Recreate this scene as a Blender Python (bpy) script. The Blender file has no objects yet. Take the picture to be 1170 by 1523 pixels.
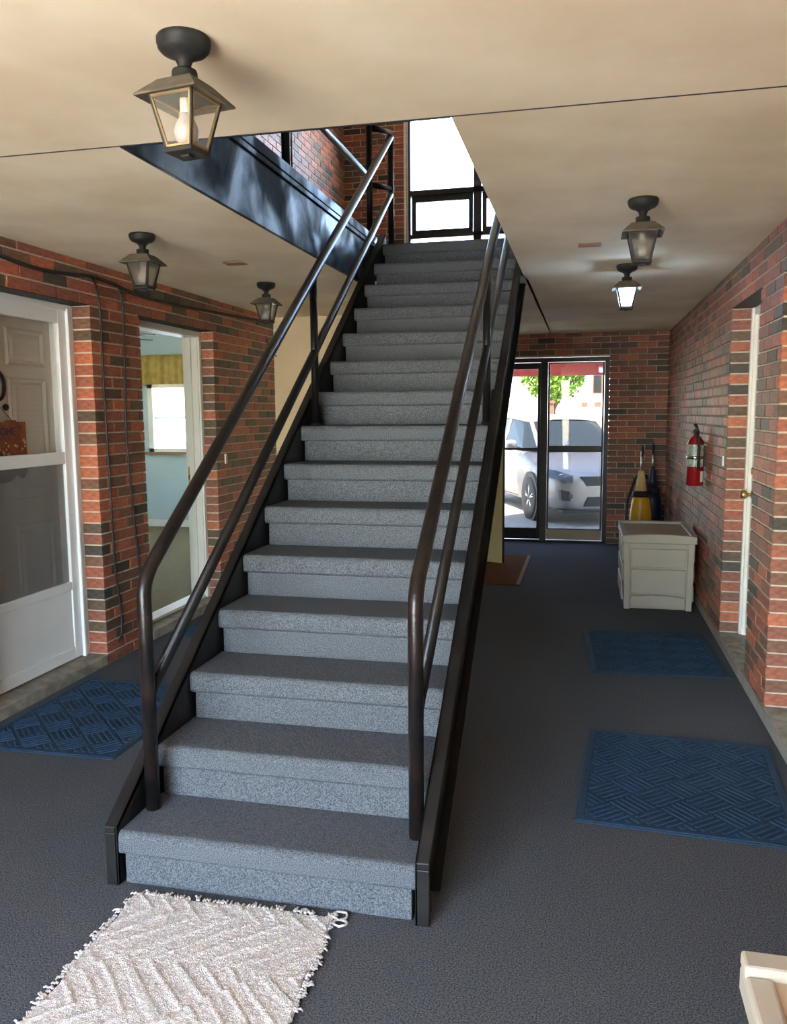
import bpy, math, random
from mathutils import Vector, Matrix
random.seed(7)
S = bpy.context.scene
COL = S.collection

# ------------------------------------------------------------------ camera
CAM_H, YAW, PITCH, ROLL, FPX = 1.5288, 0.2293, 0.1201, -0.0079, 1221.6
IW, IH = 1170.0, 1523.0
def cam_axes():
    cy, sy = math.cos(YAW), math.sin(YAW)
    f = Vector((-sy*math.cos(PITCH), cy*math.cos(PITCH), -math.sin(PITCH)))
    r = Vector((cy, sy, 0)); u = r.cross(f)
    c, s = math.cos(ROLL), math.sin(ROLL)
    return c*r + s*u, -s*r + c*u, f
CR, CU, CF = cam_axes()
CO = Vector((0, 0, CAM_H))
cd = bpy.data.cameras.new('camera'); cam = bpy.data.objects.new('camera', cd); COL.objects.link(cam)
cam.matrix_world = Matrix(((CR.x, CU.x, -CF.x, CO.x), (CR.y, CU.y, -CF.y, CO.y), (CR.z, CU.z, -CF.z, CO.z), (0, 0, 0, 1)))
cd.sensor_fit = 'HORIZONTAL'; cd.sensor_width = 36.0; cd.lens = FPX/IW*36.0
cd.clip_start = 0.02; cd.clip_end = 300
S.camera = cam
def project(p):
    d = Vector(p) - CO; z = d.dot(CF)
    if z < .05: return None
    return (IW/2 + FPX*d.dot(CR)/z, IH/2 - FPX*d.dot(CU)/z, z)

# ------------------------------------------------------------------ sky, sun, exposure
W = bpy.data.worlds.new('sky'); S.world = W; W.use_nodes = True
nt = W.node_tree; nt.nodes.clear()
wo = nt.nodes.new('ShaderNodeOutputWorld'); bg = nt.nodes.new('ShaderNodeBackground'); sk = nt.nodes.new('ShaderNodeTexSky')
sk.sky_type = 'NISHITA'; sk.sun_disc = False; sk.sun_elevation = math.radians(52); sk.sun_rotation = math.radians(215)
sk.air_density = 1.0; sk.dust_density = 0.6; sk.ozone_density = 1.0
nt.links.new(sk.outputs[0], bg.inputs[0]); nt.links.new(bg.outputs[0], wo.inputs[0])
bg.inputs[1].default_value = 0.9
sl = bpy.data.lights.new('sun', 'SUN'); sun = bpy.data.objects.new('sun', sl); COL.objects.link(sun)
sl.energy = 20.0; sl.angle = math.radians(0.6); sl.color = (1.0, .95, .88)
SUN_DIR = Vector((-.42, -.55, .92)).normalized()          # towards the sun
sun.rotation_euler = SUN_DIR.to_track_quat('Z', 'Y').to_euler(); sun.location = (-8, -12, 20)
def portal(name, loc, rot, sx, sy):                        # sampling guide for sky light through an opening
    l = bpy.data.lights.new(name, 'AREA'); l.shape = 'RECTANGLE'; l.size = sx; l.size_y = sy; l.cycles.is_portal = True
    o = bpy.data.objects.new(name, l); COL.objects.link(o); o.location = loc; o.rotation_euler = rot
portal('entrance_portal', (-1.57, -1.63, 1.15), (math.radians(90), 0, 0), 2.6, 2.4)
portal('room_portal', (-7.02, 6.9, 1.5), (0, math.radians(-90), 0), 1.5, 1.1)
portal('exit_portal', (-.9, 9.93, 1.1), (math.radians(-90), 0, 0), 2.3, 2.2)
portal('stair_window_portal', (-.9, 9.93, 3.95), (math.radians(-90), 0, 0), 2.4, 2.5)
vs = S.view_settings
vs.view_transform = 'Standard'; vs.look = 'None'; vs.gamma = 1.0; vs.use_curve_mapping = False
vs.exposure = 2.4
S.cycles.max_bounces = 14; S.cycles.diffuse_bounces = 8; S.cycles.transparent_max_bounces = 24; S.cycles.sample_clamp_indirect = 8.0

# ------------------------------------------------------------------ materials
def srgb(r, g, b):
    f = lambda c: (c/255/12.92) if c/255 <= .04045 else ((c/255+.055)/1.055)**2.4
    return (f(r), f(g), f(b), 1)
def mat(name, col, rough=.6, metal=0, var=.0, scale=8, bump=0, bscale=60, spec=.5, col2=None, detail=4, stretch=None):
    m = bpy.data.materials.new(name); m.use_nodes = True; n = m.node_tree; b = n.nodes['Principled BSDF']
    b.inputs['Roughness'].default_value = rough; b.inputs['Metallic'].default_value = metal
    b.inputs['Specular IOR Level'].default_value = spec
    b.inputs['Base Color'].default_value = col
    tc = None
    if var or col2 or bump:
        tc = n.nodes.new('ShaderNodeTexCoord'); src = tc.outputs['Object']
        if stretch:
            mp = n.nodes.new('ShaderNodeMapping'); mp.inputs['Scale'].default_value = stretch
            n.links.new(src, mp.inputs[0]); src = mp.outputs[0]
    if var or col2:
        t = n.nodes.new('ShaderNodeTexNoise'); t.inputs['Scale'].default_value = scale; t.inputs['Detail'].default_value = detail
        n.links.new(src, t.inputs['Vector'])
        r = n.nodes.new('ShaderNodeValToRGB')
        c2 = col2 or tuple(min(1, c*(1+var)) for c in col[:3])+(1,)
        c1 = col if col2 else tuple(c*(1-var) for c in col[:3])+(1,)
        r.color_ramp.elements[0].position = .36; r.color_ramp.elements[1].position = .64
        r.color_ramp.elements[0].color = c1; r.color_ramp.elements[1].color = c2
        n.links.new(t.outputs[0], r.inputs[0]); n.links.new(r.outputs[0], b.inputs['Base Color'])
    if bump:
        t2 = n.nodes.new('ShaderNodeTexNoise'); t2.inputs['Scale'].default_value = bscale; t2.inputs['Detail'].default_value = 3
        n.links.new(src, t2.inputs['Vector'])
        bp = n.nodes.new('ShaderNodeBump'); bp.inputs['Strength'].default_value = bump; bp.inputs['Distance'].default_value = .01
        n.links.new(t2.outputs[0], bp.inputs['Height']); n.links.new(bp.outputs[0], b.inputs['Normal'])
    return m
def glass(name, tint=(1, 1, 1, 1), dirt=0.0, dirtcol=(.6, .6, .6, 1), ior=1.45, translucent=False):
    m = bpy.data.materials.new(name); m.use_nodes = True; n = m.node_tree; n.nodes.clear()
    o = n.nodes.new('ShaderNodeOutputMaterial'); tr = n.nodes.new('ShaderNodeBsdfTransparent'); gl = n.nodes.new('ShaderNodeBsdfGlossy')
    gl.inputs['Roughness'].default_value = .02; tr.inputs[0].default_value = tint
    lw = n.nodes.new('ShaderNodeLayerWeight'); lw.inputs[0].default_value = .5      # Schlick reflectance, same from both sides
    pw = n.nodes.new('ShaderNodeMath'); pw.operation = 'POWER'; pw.inputs[1].default_value = 5; n.links.new(lw.outputs['Facing'], pw.inputs[0])
    r0 = ((ior-1)/(ior+1))**2
    fr = n.nodes.new('ShaderNodeMath'); fr.operation = 'MULTIPLY_ADD'; fr.inputs[1].default_value = 1-r0; fr.inputs[2].default_value = r0; n.links.new(pw.outputs[0], fr.inputs[0])
    mx = n.nodes.new('ShaderNodeMixShader'); n.links.new(fr.outputs[0], mx.inputs[0])
    base = tr
    if dirt:
        df = n.nodes.new('ShaderNodeBsdfTranslucent' if translucent else 'ShaderNodeBsdfDiffuse'); df.inputs[0].default_value = dirtcol
        m2 = n.nodes.new('ShaderNodeMixShader'); m2.inputs[0].default_value = dirt
        n.links.new(tr.outputs[0], m2.inputs[1]); n.links.new(df.outputs[0], m2.inputs[2]); base = m2
    n.links.new(base.outputs[0], mx.inputs[1]); n.links.new(gl.outputs[0], mx.inputs[2]); n.links.new(mx.outputs[0], o.inputs[0])
    return m
def emit(name, col, strength):
    m = bpy.data.materials.new(name); m.use_nodes = True; b = m.node_tree.nodes['Principled BSDF']
    b.inputs['Emission Color'].default_value = col; b.inputs['Emission Strength'].default_value = strength; b.inputs['Base Color'].default_value = col
    return m

M = {}
M['carpet'] = mat('grey_carpet', (.036, .039, .042, 1), .95, col2=(.135, .145, .155, 1), scale=210, detail=3, bump=.25, bscale=240, spec=.1)
M['stair_carpet'] = mat('stair_carpet', (.050, .056, .063, 1), .95, col2=(.155, .172, .190, 1), scale=280, detail=3, bump=.3, bscale=260, spec=.1)
BR = [('brick_orange_red', srgb(180, 104, 74)), ('brick_red', srgb(158, 92, 70)), ('brick_russet', srgb(142, 88, 70)), ('brick_brown', srgb(124, 86, 66)), ('brick_umber', srgb(98, 78, 62)), ('brick_charcoal', srgb(72, 64, 57))]
BRICKS = [mat(n, c, .4, var=.22, scale=26, bump=.4, bscale=70, spec=.5, stretch=(1, 1, 2.2)) for n, c in BR]
BW = [4, 5, 5, 4, 3, 2]
M['mortar'] = mat('mortar', srgb(204, 196, 178), .9, var=.12, scale=30, bump=.4, bscale=120)
M['ceiling'] = mat('ceiling_plaster', srgb(239, 228, 202), .75, col2=srgb(224, 209, 180), scale=2.2, detail=5, bump=.12, bscale=14, spec=.25)
M['cream'] = mat('cream_paint', srgb(214, 196, 158), .6, var=.04, scale=3)
M['olive'] = mat('door_olive_cream', srgb(196, 186, 134), .55, var=.04, scale=3)
M['black'] = mat('black_enamel', (.006, .006, .0065, 1), .30, col2=(.012, .011, .010, 1), scale=22, detail=6, bump=.12, bscale=50, spec=.35)
M['black_worn'] = mat('black_enamel_worn', (.006, .0056, .0055, 1), .30, col2=(.018, .011, .009, 1), scale=11, detail=8, bump=.15, bscale=60, spec=.38)
M['stringer'] = mat('stringer_black', (.007, .007, .0075, 1), .42, col2=(.016, .0145, .0135, 1), scale=6, detail=7, bump=.12, bscale=40, spec=.32)
M['fascia'] = mat('fascia_dark_paint', (.004, .006, .008, 1), .46, col2=(.036, .048, .060, 1), scale=4.5, detail=8, bump=.12, bscale=14, spec=.38, stretch=(1, 1, .7))
_n = M['fascia'].node_tree; _b = _n.nodes['Principled BSDF']; _tc = _n.nodes['Texture Coordinate']
_t = _n.nodes.new('ShaderNodeTexNoise'); _t.inputs['Scale'].default_value = 3.2; _t.inputs['Detail'].default_value = 9; _t.inputs['Distortion'].default_value = .6; _n.links.new(_tc.outputs['Object'], _t.inputs['Vector'])
_r = _n.nodes.new('ShaderNodeMapRange'); _r.inputs[1].default_value = .38; _r.inputs[2].default_value = .62; _r.inputs[3].default_value = .28; _r.inputs[4].default_value = .75; _n.links.new(_t.outputs[0], _r.inputs[0]); _n.links.new(_r.outputs[0], _b.inputs['Roughness'])
_s = _n.nodes.new('ShaderNodeMapRange'); _s.inputs[1].default_value = .38; _s.inputs[2].default_value = .62; _s.inputs[3].default_value = .5; _s.inputs[4].default_value = .08; _n.links.new(_t.outputs[0], _s.inputs[0]); _n.links.new(_s.outputs[0], _b.inputs['Specular IOR Level'])
M['white'] = mat('white_paint', srgb(232, 230, 220), .42, var=.03, scale=4)
M['door_white'] = mat('door_off_white', srgb(206, 198, 182), .45, var=.03, scale=3)
M['alu_white'] = mat('white_aluminium', srgb(240, 244, 245), .35, var=.02, scale=4)
M['concrete'] = mat('concrete_sill', srgb(140, 132, 118), .85, var=.25, scale=14, bump=.4, bscale=50)
M['basestrip'] = mat('grey_base_strip', srgb(150, 144, 132), .4, var=.15, scale=10)
M['bronze'] = mat('dark_bronze_frame', (.018, .018, .02, 1), .38, var=.2, scale=12)
M['glass'] = glass('clear_pane')
M['tinted'] = glass('dimming_tinted_pane', tint=(.44, .43, .42, 1))  # tint added to dim the overbright view through the far doors
M['screen'] = glass('grey_screen_pane', dirt=.42, dirtcol=(.30, .31, .31, 1))
M['lantern_glass'] = glass('lantern_clear_glass', dirt=.10, dirtcol=(.7, .66, .55, 1))
M['seeded_glass'] = glass('lantern_seeded_glass', dirt=.42, dirtcol=(.72, .68, .58, 1), translucent=True)
M['lit_glass'] = glass('lantern_lit_glass', dirt=.55, dirtcol=(.9, .95, 1, 1), translucent=True)
M['lantern'] = mat('lantern_black_iron', (.012, .013, .013, 1), .55, col2=(.030, .030, .027, 1), scale=20, bump=.1, spec=.3)
M['lantern_roof'] = mat('lantern_dusty_roof', (.055, .048, .035, 1), .65, col2=(.135, .115, .08, 1), scale=14, detail=6)
M['brass'] = mat('brass', (.62, .42, .16, 1), .3, metal=1)
M['tarnish'] = mat('tarnished_brass_trim', (.34, .25, .12, 1), .42, metal=.6, var=.2, scale=30)
M['bulb'] = mat('white_bulb', (.40, .395, .385, 1), .35)
M['bulb_lit'] = emit('lit_bulb', (.50, .70, 1, 1), 42)
M['blue_mat'] = mat('blue_rubber_mat', (.005, .030, .066, 1), .75, col2=(.009, .046, .095, 1), scale=40, bump=.4, bscale=300)
M['rug'] = mat('white_chenille', srgb(240, 236, 228), .95, col2=srgb(204, 194, 184), scale=170, detail=4, bump=.7, bscale=320, spec=.1)
M['brown_mat'] = mat('brown_mat', srgb(112, 74, 44), .95, var=.2, scale=60, bump=.4, bscale=200, spec=.05)
M['brown_edge'] = mat('brown_mat_border', srgb(150, 116, 80), .9, var=.1, scale=60)
M['chest'] = mat('taupe_resin', srgb(176, 168, 150), .45, var=.03, scale=4)
M['chest_lid'] = mat('brown_lid_inlay', srgb(176, 152, 124), .5, var=.06, scale=6)
M['seam'] = mat('dark_seam', (.06, .055, .05, 1), .8)
M['red'] = mat('extinguisher_red', (.27, .008, .012, 1), .25)
M['label'] = mat('label_silver_green', srgb(180, 190, 176), .4, col2=srgb(110, 128, 108), scale=60)
M['label_white'] = mat('label_white', srgb(226, 222, 210), .5)
M['rubber'] = mat('black_rubber', (.015, .015, .016, 1), .6)
M['chrome'] = mat('chrome', (.75, .75, .75, 1), .2, metal=1)
M['vac_yellow'] = mat('vacuum_yellow', srgb(226, 168, 32), .35)
M['vac_tan'] = mat('vacuum_tan', srgb(210, 178, 120), .4)
M['vac_blue'] = mat('vacuum_navy', srgb(26, 34, 62), .35)
M['room_wall'] = mat('pale_blue_wall', srgb(186, 206, 206), .7, var=.02, scale=3)
M['room_carpet'] = mat('olive_carpet', srgb(128, 116, 84), .95, var=.25, scale=120, bump=.4, bscale=220)
M['valance'] = mat('gold_valance', srgb(184, 160, 86), .8, var=.15, scale=12)
M['blind'] = glass('white_blind', dirt=.9, dirtcol=(.9, .88, .85, 1), ior=1.01, translucent=True)
M['fan'] = mat('fan_blade_grey', srgb(120, 112, 100), .5)
M['cable'] = mat('black_cable', (.012, .012, .013, 1), .5)
M['cable_red'] = mat('cable_red_end', (.2, .02, .02, 1), .5)
M['tag_brown'] = mat('ceiling_plate_brown', srgb(150, 104, 70), .6)
M['plaque'] = mat('plaque_wood', srgb(168, 84, 40), .6, col2=srgb(120, 62, 36), scale=14)
M['plaque_dark'] = mat('plaque_dark', srgb(92, 58, 52), .6, var=.15, scale=20)
M['ink'] = mat('navy_lettering', srgb(46, 44, 90), .6)
M['flower'] = mat('plaque_flowers', srgb(214, 170, 130), .6)
M['asphalt'] = mat('asphalt', srgb(150, 146, 140), .9, var=.18, scale=6, bump=.3, bscale=80)
M['forecourt'] = mat('forecourt_concrete', srgb(204, 196, 180), .9, var=.08, scale=2, bump=.2, bscale=60)
M['paint_red'] = mat('carport_red', srgb(140, 52, 50), .6, var=.1, scale=5)
M['car_paint'] = mat('car_silver_paint', srgb(160, 154, 150), .3, metal=.25)
M['car_glass'] = mat('car_dark_glass', (.02, .026, .028, 1), .1, spec=.3)
M['car_black'] = mat('car_black_plastic', (.015, .016, .017, 1), .45)
M['headlight'] = mat('headlight_lens', srgb(74, 80, 86), .15, metal=.3)
M['rim'] = mat('alloy_rim', (.6, .6, .6, 1), .3, metal=.9)
M['leaf'] = mat('leaf_green', srgb(84, 128, 30), .7, col2=srgb(140, 176, 58), scale=6)
M['bark'] = mat('bark', srgb(120, 92, 70), .9, var=.2, scale=20)
M['house_white'] = mat('house_white', srgb(236, 230, 218), .8, var=.02, scale=2)
M['house_window'] = mat('house_window_brown', srgb(132, 84, 60), .5)
M['roof_grey'] = mat('house_roof', srgb(170, 160, 150), .8, var=.1, scale=10)

# ------------------------------------------------------------------ mesh helpers
class MB:
    def __init__(s): s.v = []; s.f = []; s.m = []; s.sm = []
    def add(s, vs, fs, m=0, smooth=False):
        o = len(s.v); s.v += [tuple(v) for v in vs]
        for f in fs: s.f.append([i+o for i in f]); s.m.append(m); s.sm.append(smooth)
        return s
    def box(s, x0, x1, y0, y1, z0, z1, m=0):
        x0, x1 = sorted((x0, x1)); y0, y1 = sorted((y0, y1)); z0, z1 = sorted((z0, z1))
        return s.add([(x0,y0,z0),(x1,y0,z0),(x1,y1,z0),(x0,y1,z0),(x0,y0,z1),(x1,y0,z1),(x1,y1,z1),(x0,y1,z1)],
              [(0,3,2,1),(4,5,6,7),(0,1,5,4),(1,2,6,5),(2,3,7,6),(3,0,4,7)], m)
    def prism(s, poly, axis, a, b, m=0, smooth=False):   # poly in the other two axes, extruded from a to b
        n = len(poly)
        def P(p, t):
            return {'x': (t, p[0], p[1]), 'y': (p[0], t, p[1]), 'z': (p[0], p[1], t)}[axis]
        vs = [P(p, a) for p in poly] + [P(p, b) for p in poly]
        s.add(vs, [tuple(range(n))[::-1], tuple(range(n, 2*n))], m)
        o = len(s.v) - 2*n
        for i in range(n):
            j = (i+1) % n; s.f.append([o+i, o+j, o+n+j, o+n+i]); s.m.append(m); s.sm.append(smooth)
        return s
    def tube(s, pts, r, n=10, m=0, caps=True, closed=False):
        pts = [Vector(p) for p in pts]; rings = []; up = None
        rr = r if isinstance(r, (list, tuple)) else [r]*len(pts)
        for i, p in enumerate(pts):
            if closed: d = (pts[(i+1) % len(pts)]-pts[i-1]).normalized()
            elif i == 0: d = (pts[1]-p).normalized()
            elif i == len(pts)-1: d = (p-pts[i-1]).normalized()
            else: d = ((pts[i+1]-p).normalized()+(p-pts[i-1]).normalized()).normalized()
            if up is None: up = Vector((0,0,1)) if abs(d.z) < .9 else Vector((1,0,0))
            a = d.cross(up).normalized(); up = a.cross(d).normalized()
            rings.append([p + rr[i]*(math.cos(t)*a + math.sin(t)*up) for t in [2*math.pi*k/n for k in range(n)]])
        o = len(s.v); k = len(rings)
        for R in rings: s.v += [tuple(q) for q in R]
        for i in range(k if closed else k-1):
            i2 = (i+1) % k
            for j in range(n):
                j2 = (j+1) % n; s.f.append([o+i*n+j, o+i*n+j2, o+i2*n+j2, o+i2*n+j]); s.m.append(m); s.sm.append(True)
        if caps and not closed:
            s.f.append([o+j for j in range(n)][::-1]); s.m.append(m); s.sm.append(False)
            s.f.append([o+(k-1)*n+j for j in range(n)]); s.m.append(m); s.sm.append(False)
        return s
    def lathe(s, prof, c=(0,0,0), n=20, m=0, axis='z', smooth=True):  # prof [(r, h)]
        o = len(s.v); k = len(prof)
        for r, h in prof:
            for j in range(n):
                t = 2*math.pi*j/n; a, b = r*math.cos(t), r*math.sin(t)
                p = {'z': (a, b, h), 'x': (h, a, b), 'y': (b, h, a)}[axis]
                s.v.append((p[0]+c[0], p[1]+c[1], p[2]+c[2]))
        for i in range(k-1):
            for j in range(n):
                j2 = (j+1) % n; s.f.append([o+i*n+j, o+i*n+j2, o+(i+1)*n+j2, o+(i+1)*n+j]); s.m.append(m); s.sm.append(smooth)
        s.f.append([o+j for j in range(n)][::-1]); s.m.append(m); s.sm.append(False)
        s.f.append([o+(k-1)*n+j for j in range(n)]); s.m.append(m); s.sm.append(False)
        return s
    def mesh(s, name, mats):
        me = bpy.data.meshes.new(name); me.from_pydata(s.v, [], s.f)
        for mt in mats: me.materials.append(M[mt] if isinstance(mt, str) else mt)
        me.polygons.foreach_set('material_index', s.m); me.polygons.foreach_set('use_smooth', s.sm)
        me.validate(); me.update(); return me
    def build(s, name, mats, parent=None, bevel=0, seg=2, kind=None):
        if not isinstance(mats, (list, tuple)): mats = [mats]
        o = bpy.data.objects.new(name, s.mesh(name, mats)); COL.objects.link(o)
        if parent: o.parent = parent
        if bevel:
            b = o.modifiers.new('bevel', 'BEVEL'); b.width = bevel; b.segments = seg; b.limit_method = 'ANGLE'; b.angle_limit = math.radians(35)
        if kind: o['kind'] = kind
        return o
def tag(o, label, cat=None, group=None, kind=None):
    o['label'] = label
    if cat: o['category'] = cat
    if group: o['group'] = group
    if kind: o['kind'] = kind
    return o
def empty(name, loc=(0,0,0), rz=0):
    o = bpy.data.objects.new(name, None); COL.objects.link(o); o.location = loc; o.rotation_euler = (0, 0, rz); o.empty_display_size = .1
    return o
def copy_tree(o, parent=None):
    c = o.copy(); COL.objects.link(c); c.parent = parent
    for ch in list(o.children): copy_tree(ch, c)
    return c
def struct(o, label):
    o['kind'] = 'structure'; o['label'] = label; return o

# ------------------------------------------------------------------ main dimensions
XL, XR = -2.84, .89               # brick faces of the corridor
YF, YN = 9.75, -1.5                # far wall, near entrance wall
H = 2.414                         # lower ceiling
FL2 = 2.745                       # upper floor
TOP = 5.2                         # upper ceiling
CO_H, BL_L, MJ = .0677, .203, .0095
RISE, RUN, Y0 = .183, .2648, 2.2546
SX0, SX1 = -1.50, -.425           # outer faces of the stair stringers
SLOPE = RISE/RUN
Y1 = Y0 + 14*RUN                  # top nosing

# ------------------------------------------------------------------ floors, ceiling slab
o = MB().box(XL-.25, XR+.25, YN-.1, YF+.2, -.12, 0).build('floor', 'carpet'); struct(o, 'grey speckled carpet floor of the lower hallway')
OPY0, OPY1, OPX0, OPX1 = 2.576, 5.72, SX0-.008, SX1+.008
c = MB().box(XL-.2, XR+.2, YN-.1, OPY0-.009, H, FL2-.02)
o = c.build('ceiling', 'ceiling'); struct(o, 'cream plaster ceiling sheet before the stair opening')
c = MB(); c.box(XL-.2, OPX0-.02, OPY0, YF+.1, H, FL2-.02); c.box(OPX1+.004, XR+.2, OPY0, YF+.1, H, H+.004); c.box(OPX1+.02, XR+.2, OPY0, YF+.1, H+.004, FL2-.02); c.box(OPX0-.02, OPX1+.02, OPY1, Y1+.07, H, H+.03); c.box(OPX0-.02, OPX1+.02, Y1+.07, YF+.1, H, FL2-.02)
o = c.build('ceiling', 'ceiling'); struct(o, 'cream plaster ceiling sheet around the stair opening')
c = MB(); c.box(XL, XR, YN, OPY0, FL2-.02, FL2); c.box(XL, OPX0-.02, OPY0, YF, FL2-.02, FL2); c.box(OPX1+.02, XR, OPY0, YF, FL2-.02, FL2); c.box(OPX0-.02, OPX1+.02, Y1+.03, YF, FL2-.02, FL2)
o = c.build('floor_upper', 'carpet'); struct(o, 'carpeted upper storey floor around the stairwell')
o = MB().box(XL-.25, XR+.25, YN-.1, YF+.2, TOP, TOP+.15).build('ceiling_upper', 'ceiling'); struct(o, 'upper storey ceiling over the stairwell')

struct(MB().box(XL, XR, OPY0-.0088, OPY0-.0002, H-.0008, H+.02).build('trim_11', 'seam'), 'dark joint line between the ceiling sheets')
# stairwell fascia of dark painted steel plates
def fascia(name, x, sgn, y0, y1, label, zb=0):
    b = MB()
    b.box(x, x-sgn*.018, y0, y1, H+zb, 2.700)
    b.box(x-sgn*.010, x-sgn*.018, y0, y1, 2.700, 2.712)      # groove
    b.box(x+sgn*.004, x-sgn*.018, y0, y1, 2.712, 2.738)
    b.box(x-sgn*.010, x-sgn*.018, y0, y1, 2.738, 2.748)      # groove
    b.box(x, x-sgn*.05, y0, y1, 2.748, 2.802)
    struct(b.build(name, 'fascia', bevel=.002, seg=1), label)
fascia('trim_1', OPX0-.002, 1, OPY0, Y1+.06, 'blue-black steel fascia plate under the upper guard railing', -.002)
fascia('trim_2', OPX1+.002, -1, OPY0, OPY1, 'blue-black steel fascia plate edging the stair opening beside the lit lantern', .004)
struct(MB().box(OPX0, OPX1, OPY0, OPY0+.015, H+.002, 2.80).build('trim_3', 'fascia'), 'steel fascia plate along the short edge of the stair opening')

# ------------------------------------------------------------------ bricks
_bm = {}
def brick_mesh(L, Hh, D):
    k = (round(L, 3), round(Hh, 3), round(D, 3))
    if k not in _bm:
        l, h, c = L/2, Hh/2, .0028
        v = [(-l,0,-h),(l,0,-h),(l,0,h),(-l,0,h),(-l,c,-h),(l,c,-h),(l,c,h),(-l,c,h),(-l,D,-h),(l,D,-h),(l,D,h),(-l,D,h)]
        v[0:4] = [(-l+c,0,-h+c),(l-c,0,-h+c),(l-c,0,h-c),(-l+c,0,h-c)]
        f = [(0,1,2,3),(0,4,5,1),(1,5,6,2),(2,6,7,3),(3,7,4,0),(4,8,9,5),(5,9,10,6),(6,10,11,7),(7,11,8,4)]
        b = MB(); b.add(v, f)
        _bm[k] = (b.mesh('brick', [BRICKS[0]]), v, f)
    return _bm[k]
def brick_wall(parent, origin, udir, u0, u1, z0, z1, holes=(), depth=.125, limit=300, bond=0.0):
    """running bond on the vertical plane through origin; local +y of a brick points into the wall"""
    U = Vector(udir); Z = Vector((0,0,1)); N = U.cross(Z)          # N is the outward normal times -1 resolved below
    inw = -N if origin[3] < 0 else N
    O = Vector(origin[:3]); pieces = []
    nc = int(math.ceil((z1-z0)/CO_H - 1e-6))
    for k in range(nc):
        za = z0 + k*CO_H + MJ/2; zb = min(z0+(k+1)*CO_H - MJ/2, z1)
        if zb-za < .012: continue
        zm = (za+zb)/2
        iv = [(u0, u1)]
        for (a, b, c, d) in holes:
            if c < zm < d:
                nx = []
                for (p, q) in iv:
                    if b <= p or a >= q: nx.append((p, q)); continue
                    if a > p: nx.append((p, a))
                    if b < q: nx.append((b, q))
                iv = nx
        off = bond + (BL_L/2 if k % 2 else 0)
        for (p, q) in iv:
            t = math.floor((p-off)/BL_L)*BL_L + off
            cuts = [p]
            while t < q:
                if t > p + .045 and t < q - .045: cuts.append(t)
                t += BL_L
            cuts.append(q)
            for i in range(len(cuts)-1):
                a = cuts[i] + (MJ/2 if i else 0); b = cuts[i+1] - (MJ/2 if i < len(cuts)-2 else 0)
                pieces.append(((a+b)/2, zm, b-a, zb-za))
    rank = []
    for pc in pieces:
        u, z, L, hh = pc; c = O + U*u + Z*z
        ps = [project(c + U*sx*L/2 + Z*sz*hh/2) for sx in (-1, 1) for sz in (-1, 1)]
        area = 0
        if all(ps) and all(-15 < p[0] < IW+15 and -15 < p[1] < IH+15 for p in ps):
            x = [p[0] for p in ps]; y = [p[1] for p in ps]
            a, b, c2, d = ps
            area = abs((d[0]-a[0])*(c2[1]-b[1]) - (c2[0]-b[0])*(d[1]-a[1]))/2
        rank.append(area)
    order = sorted(range(len(pieces)), key=lambda i: -rank[i])
    single = set(i for i in order[:limit] if rank[i] > 20)
    J = MB()
    rot = Matrix((( U.x, inw.x, 0), (U.y, inw.y, 0), (0, 0, 1)))
    for i, (u, z, L, hh) in enumerate(pieces):
        me, v, f = brick_mesh(round(L, 3), round(hh, 3), depth)
        mi = random.choices(range(6), BW)[0]
        pos = O + U*u + Z*z - inw*random.uniform(-.0012, .0022)
        r2 = rot @ Matrix.Rotation(random.uniform(-.006, .006), 3, 'Z') @ Matrix.Rotation(random.uniform(-.006, .006), 3, 'Y')
        if i in single:
            ob = bpy.data.objects.new('brick', me); COL.objects.link(ob); ob.parent = parent
            ob.matrix_local = Matrix.Translation(pos) @ r2.to_4x4()
            ob.material_slots[0].link = 'OBJECT'; ob.material_slots[0].material = BRICKS[mi]
        else:
            J.add([pos + r2 @ Vector(q) for q in v], f, mi)
    if J.v: J.build('brick', BRICKS, parent, kind='stuff')

# left wall: openings for two doors
LD1 = (3.33, 4.39, -1, 32*CO_H); LD2 = (4.94, 6.03, -1, 32*CO_H)
WE = 7.32
def core(b, face, back, y0, y1, z0, z1, holes, g=.008):
    """mortar core between face and back planes with openings (grown by g)"""
    ys = y0
    for (a, c, _, zt) in holes:
        b.box(face, back, ys, a-g, z0, z1); b.box(face, back, a-g, c+g, zt+g, z1); ys = c+g
    b.box(face, back, ys, y1, z0, z1)
b = MB(); core(b, XL-.007, -3.05, YN, WE, 0, H, [LD1, LD2])
wl = struct(b.build('wall_left', 'mortar'), 'red and brown brick wall with two doorways and black cables')
brick_wall(wl, (XL, 0, 0, -1), (0, 1, 0), YN, WE, 0, H, [LD1, LD2], bond=.02)
b = MB().box(XL-.007, -3.05, YN, YF+.1, FL2, TOP)
wu = struct(b.build('wall_left_upper', 'mortar'), 'red brick wall of the upper storey behind the guard rail')
brick_wall(wu, (XL, 0, 0, -1), (0, 1, 0), 2.6, YF, FL2, TOP, depth=.02, limit=300)

# right wall
RD2 = (4.78, 5.68, -1, 32*CO_H); RD1 = (3.30, 4.25, -1, 32*CO_H)
b = MB(); core(b, XR+.007, 1.12, YN, YF+.1, 0, H, [RD1, RD2])
wr = struct(b.build('wall_right', 'mortar'), 'glossy red brick wall with the fire extinguisher')
brick_wall(wr, (XR, 0, 0, 1), (0, 1, 0), YN, YF, 0, H, [RD1, RD2], bond=.07)
struct(MB().box(XR, 1.12, YN, YF+.1, FL2, TOP).build('wall_right_upper', 'cream'), 'plain upper storey wall above the brick wall with the extinguisher')

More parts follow.
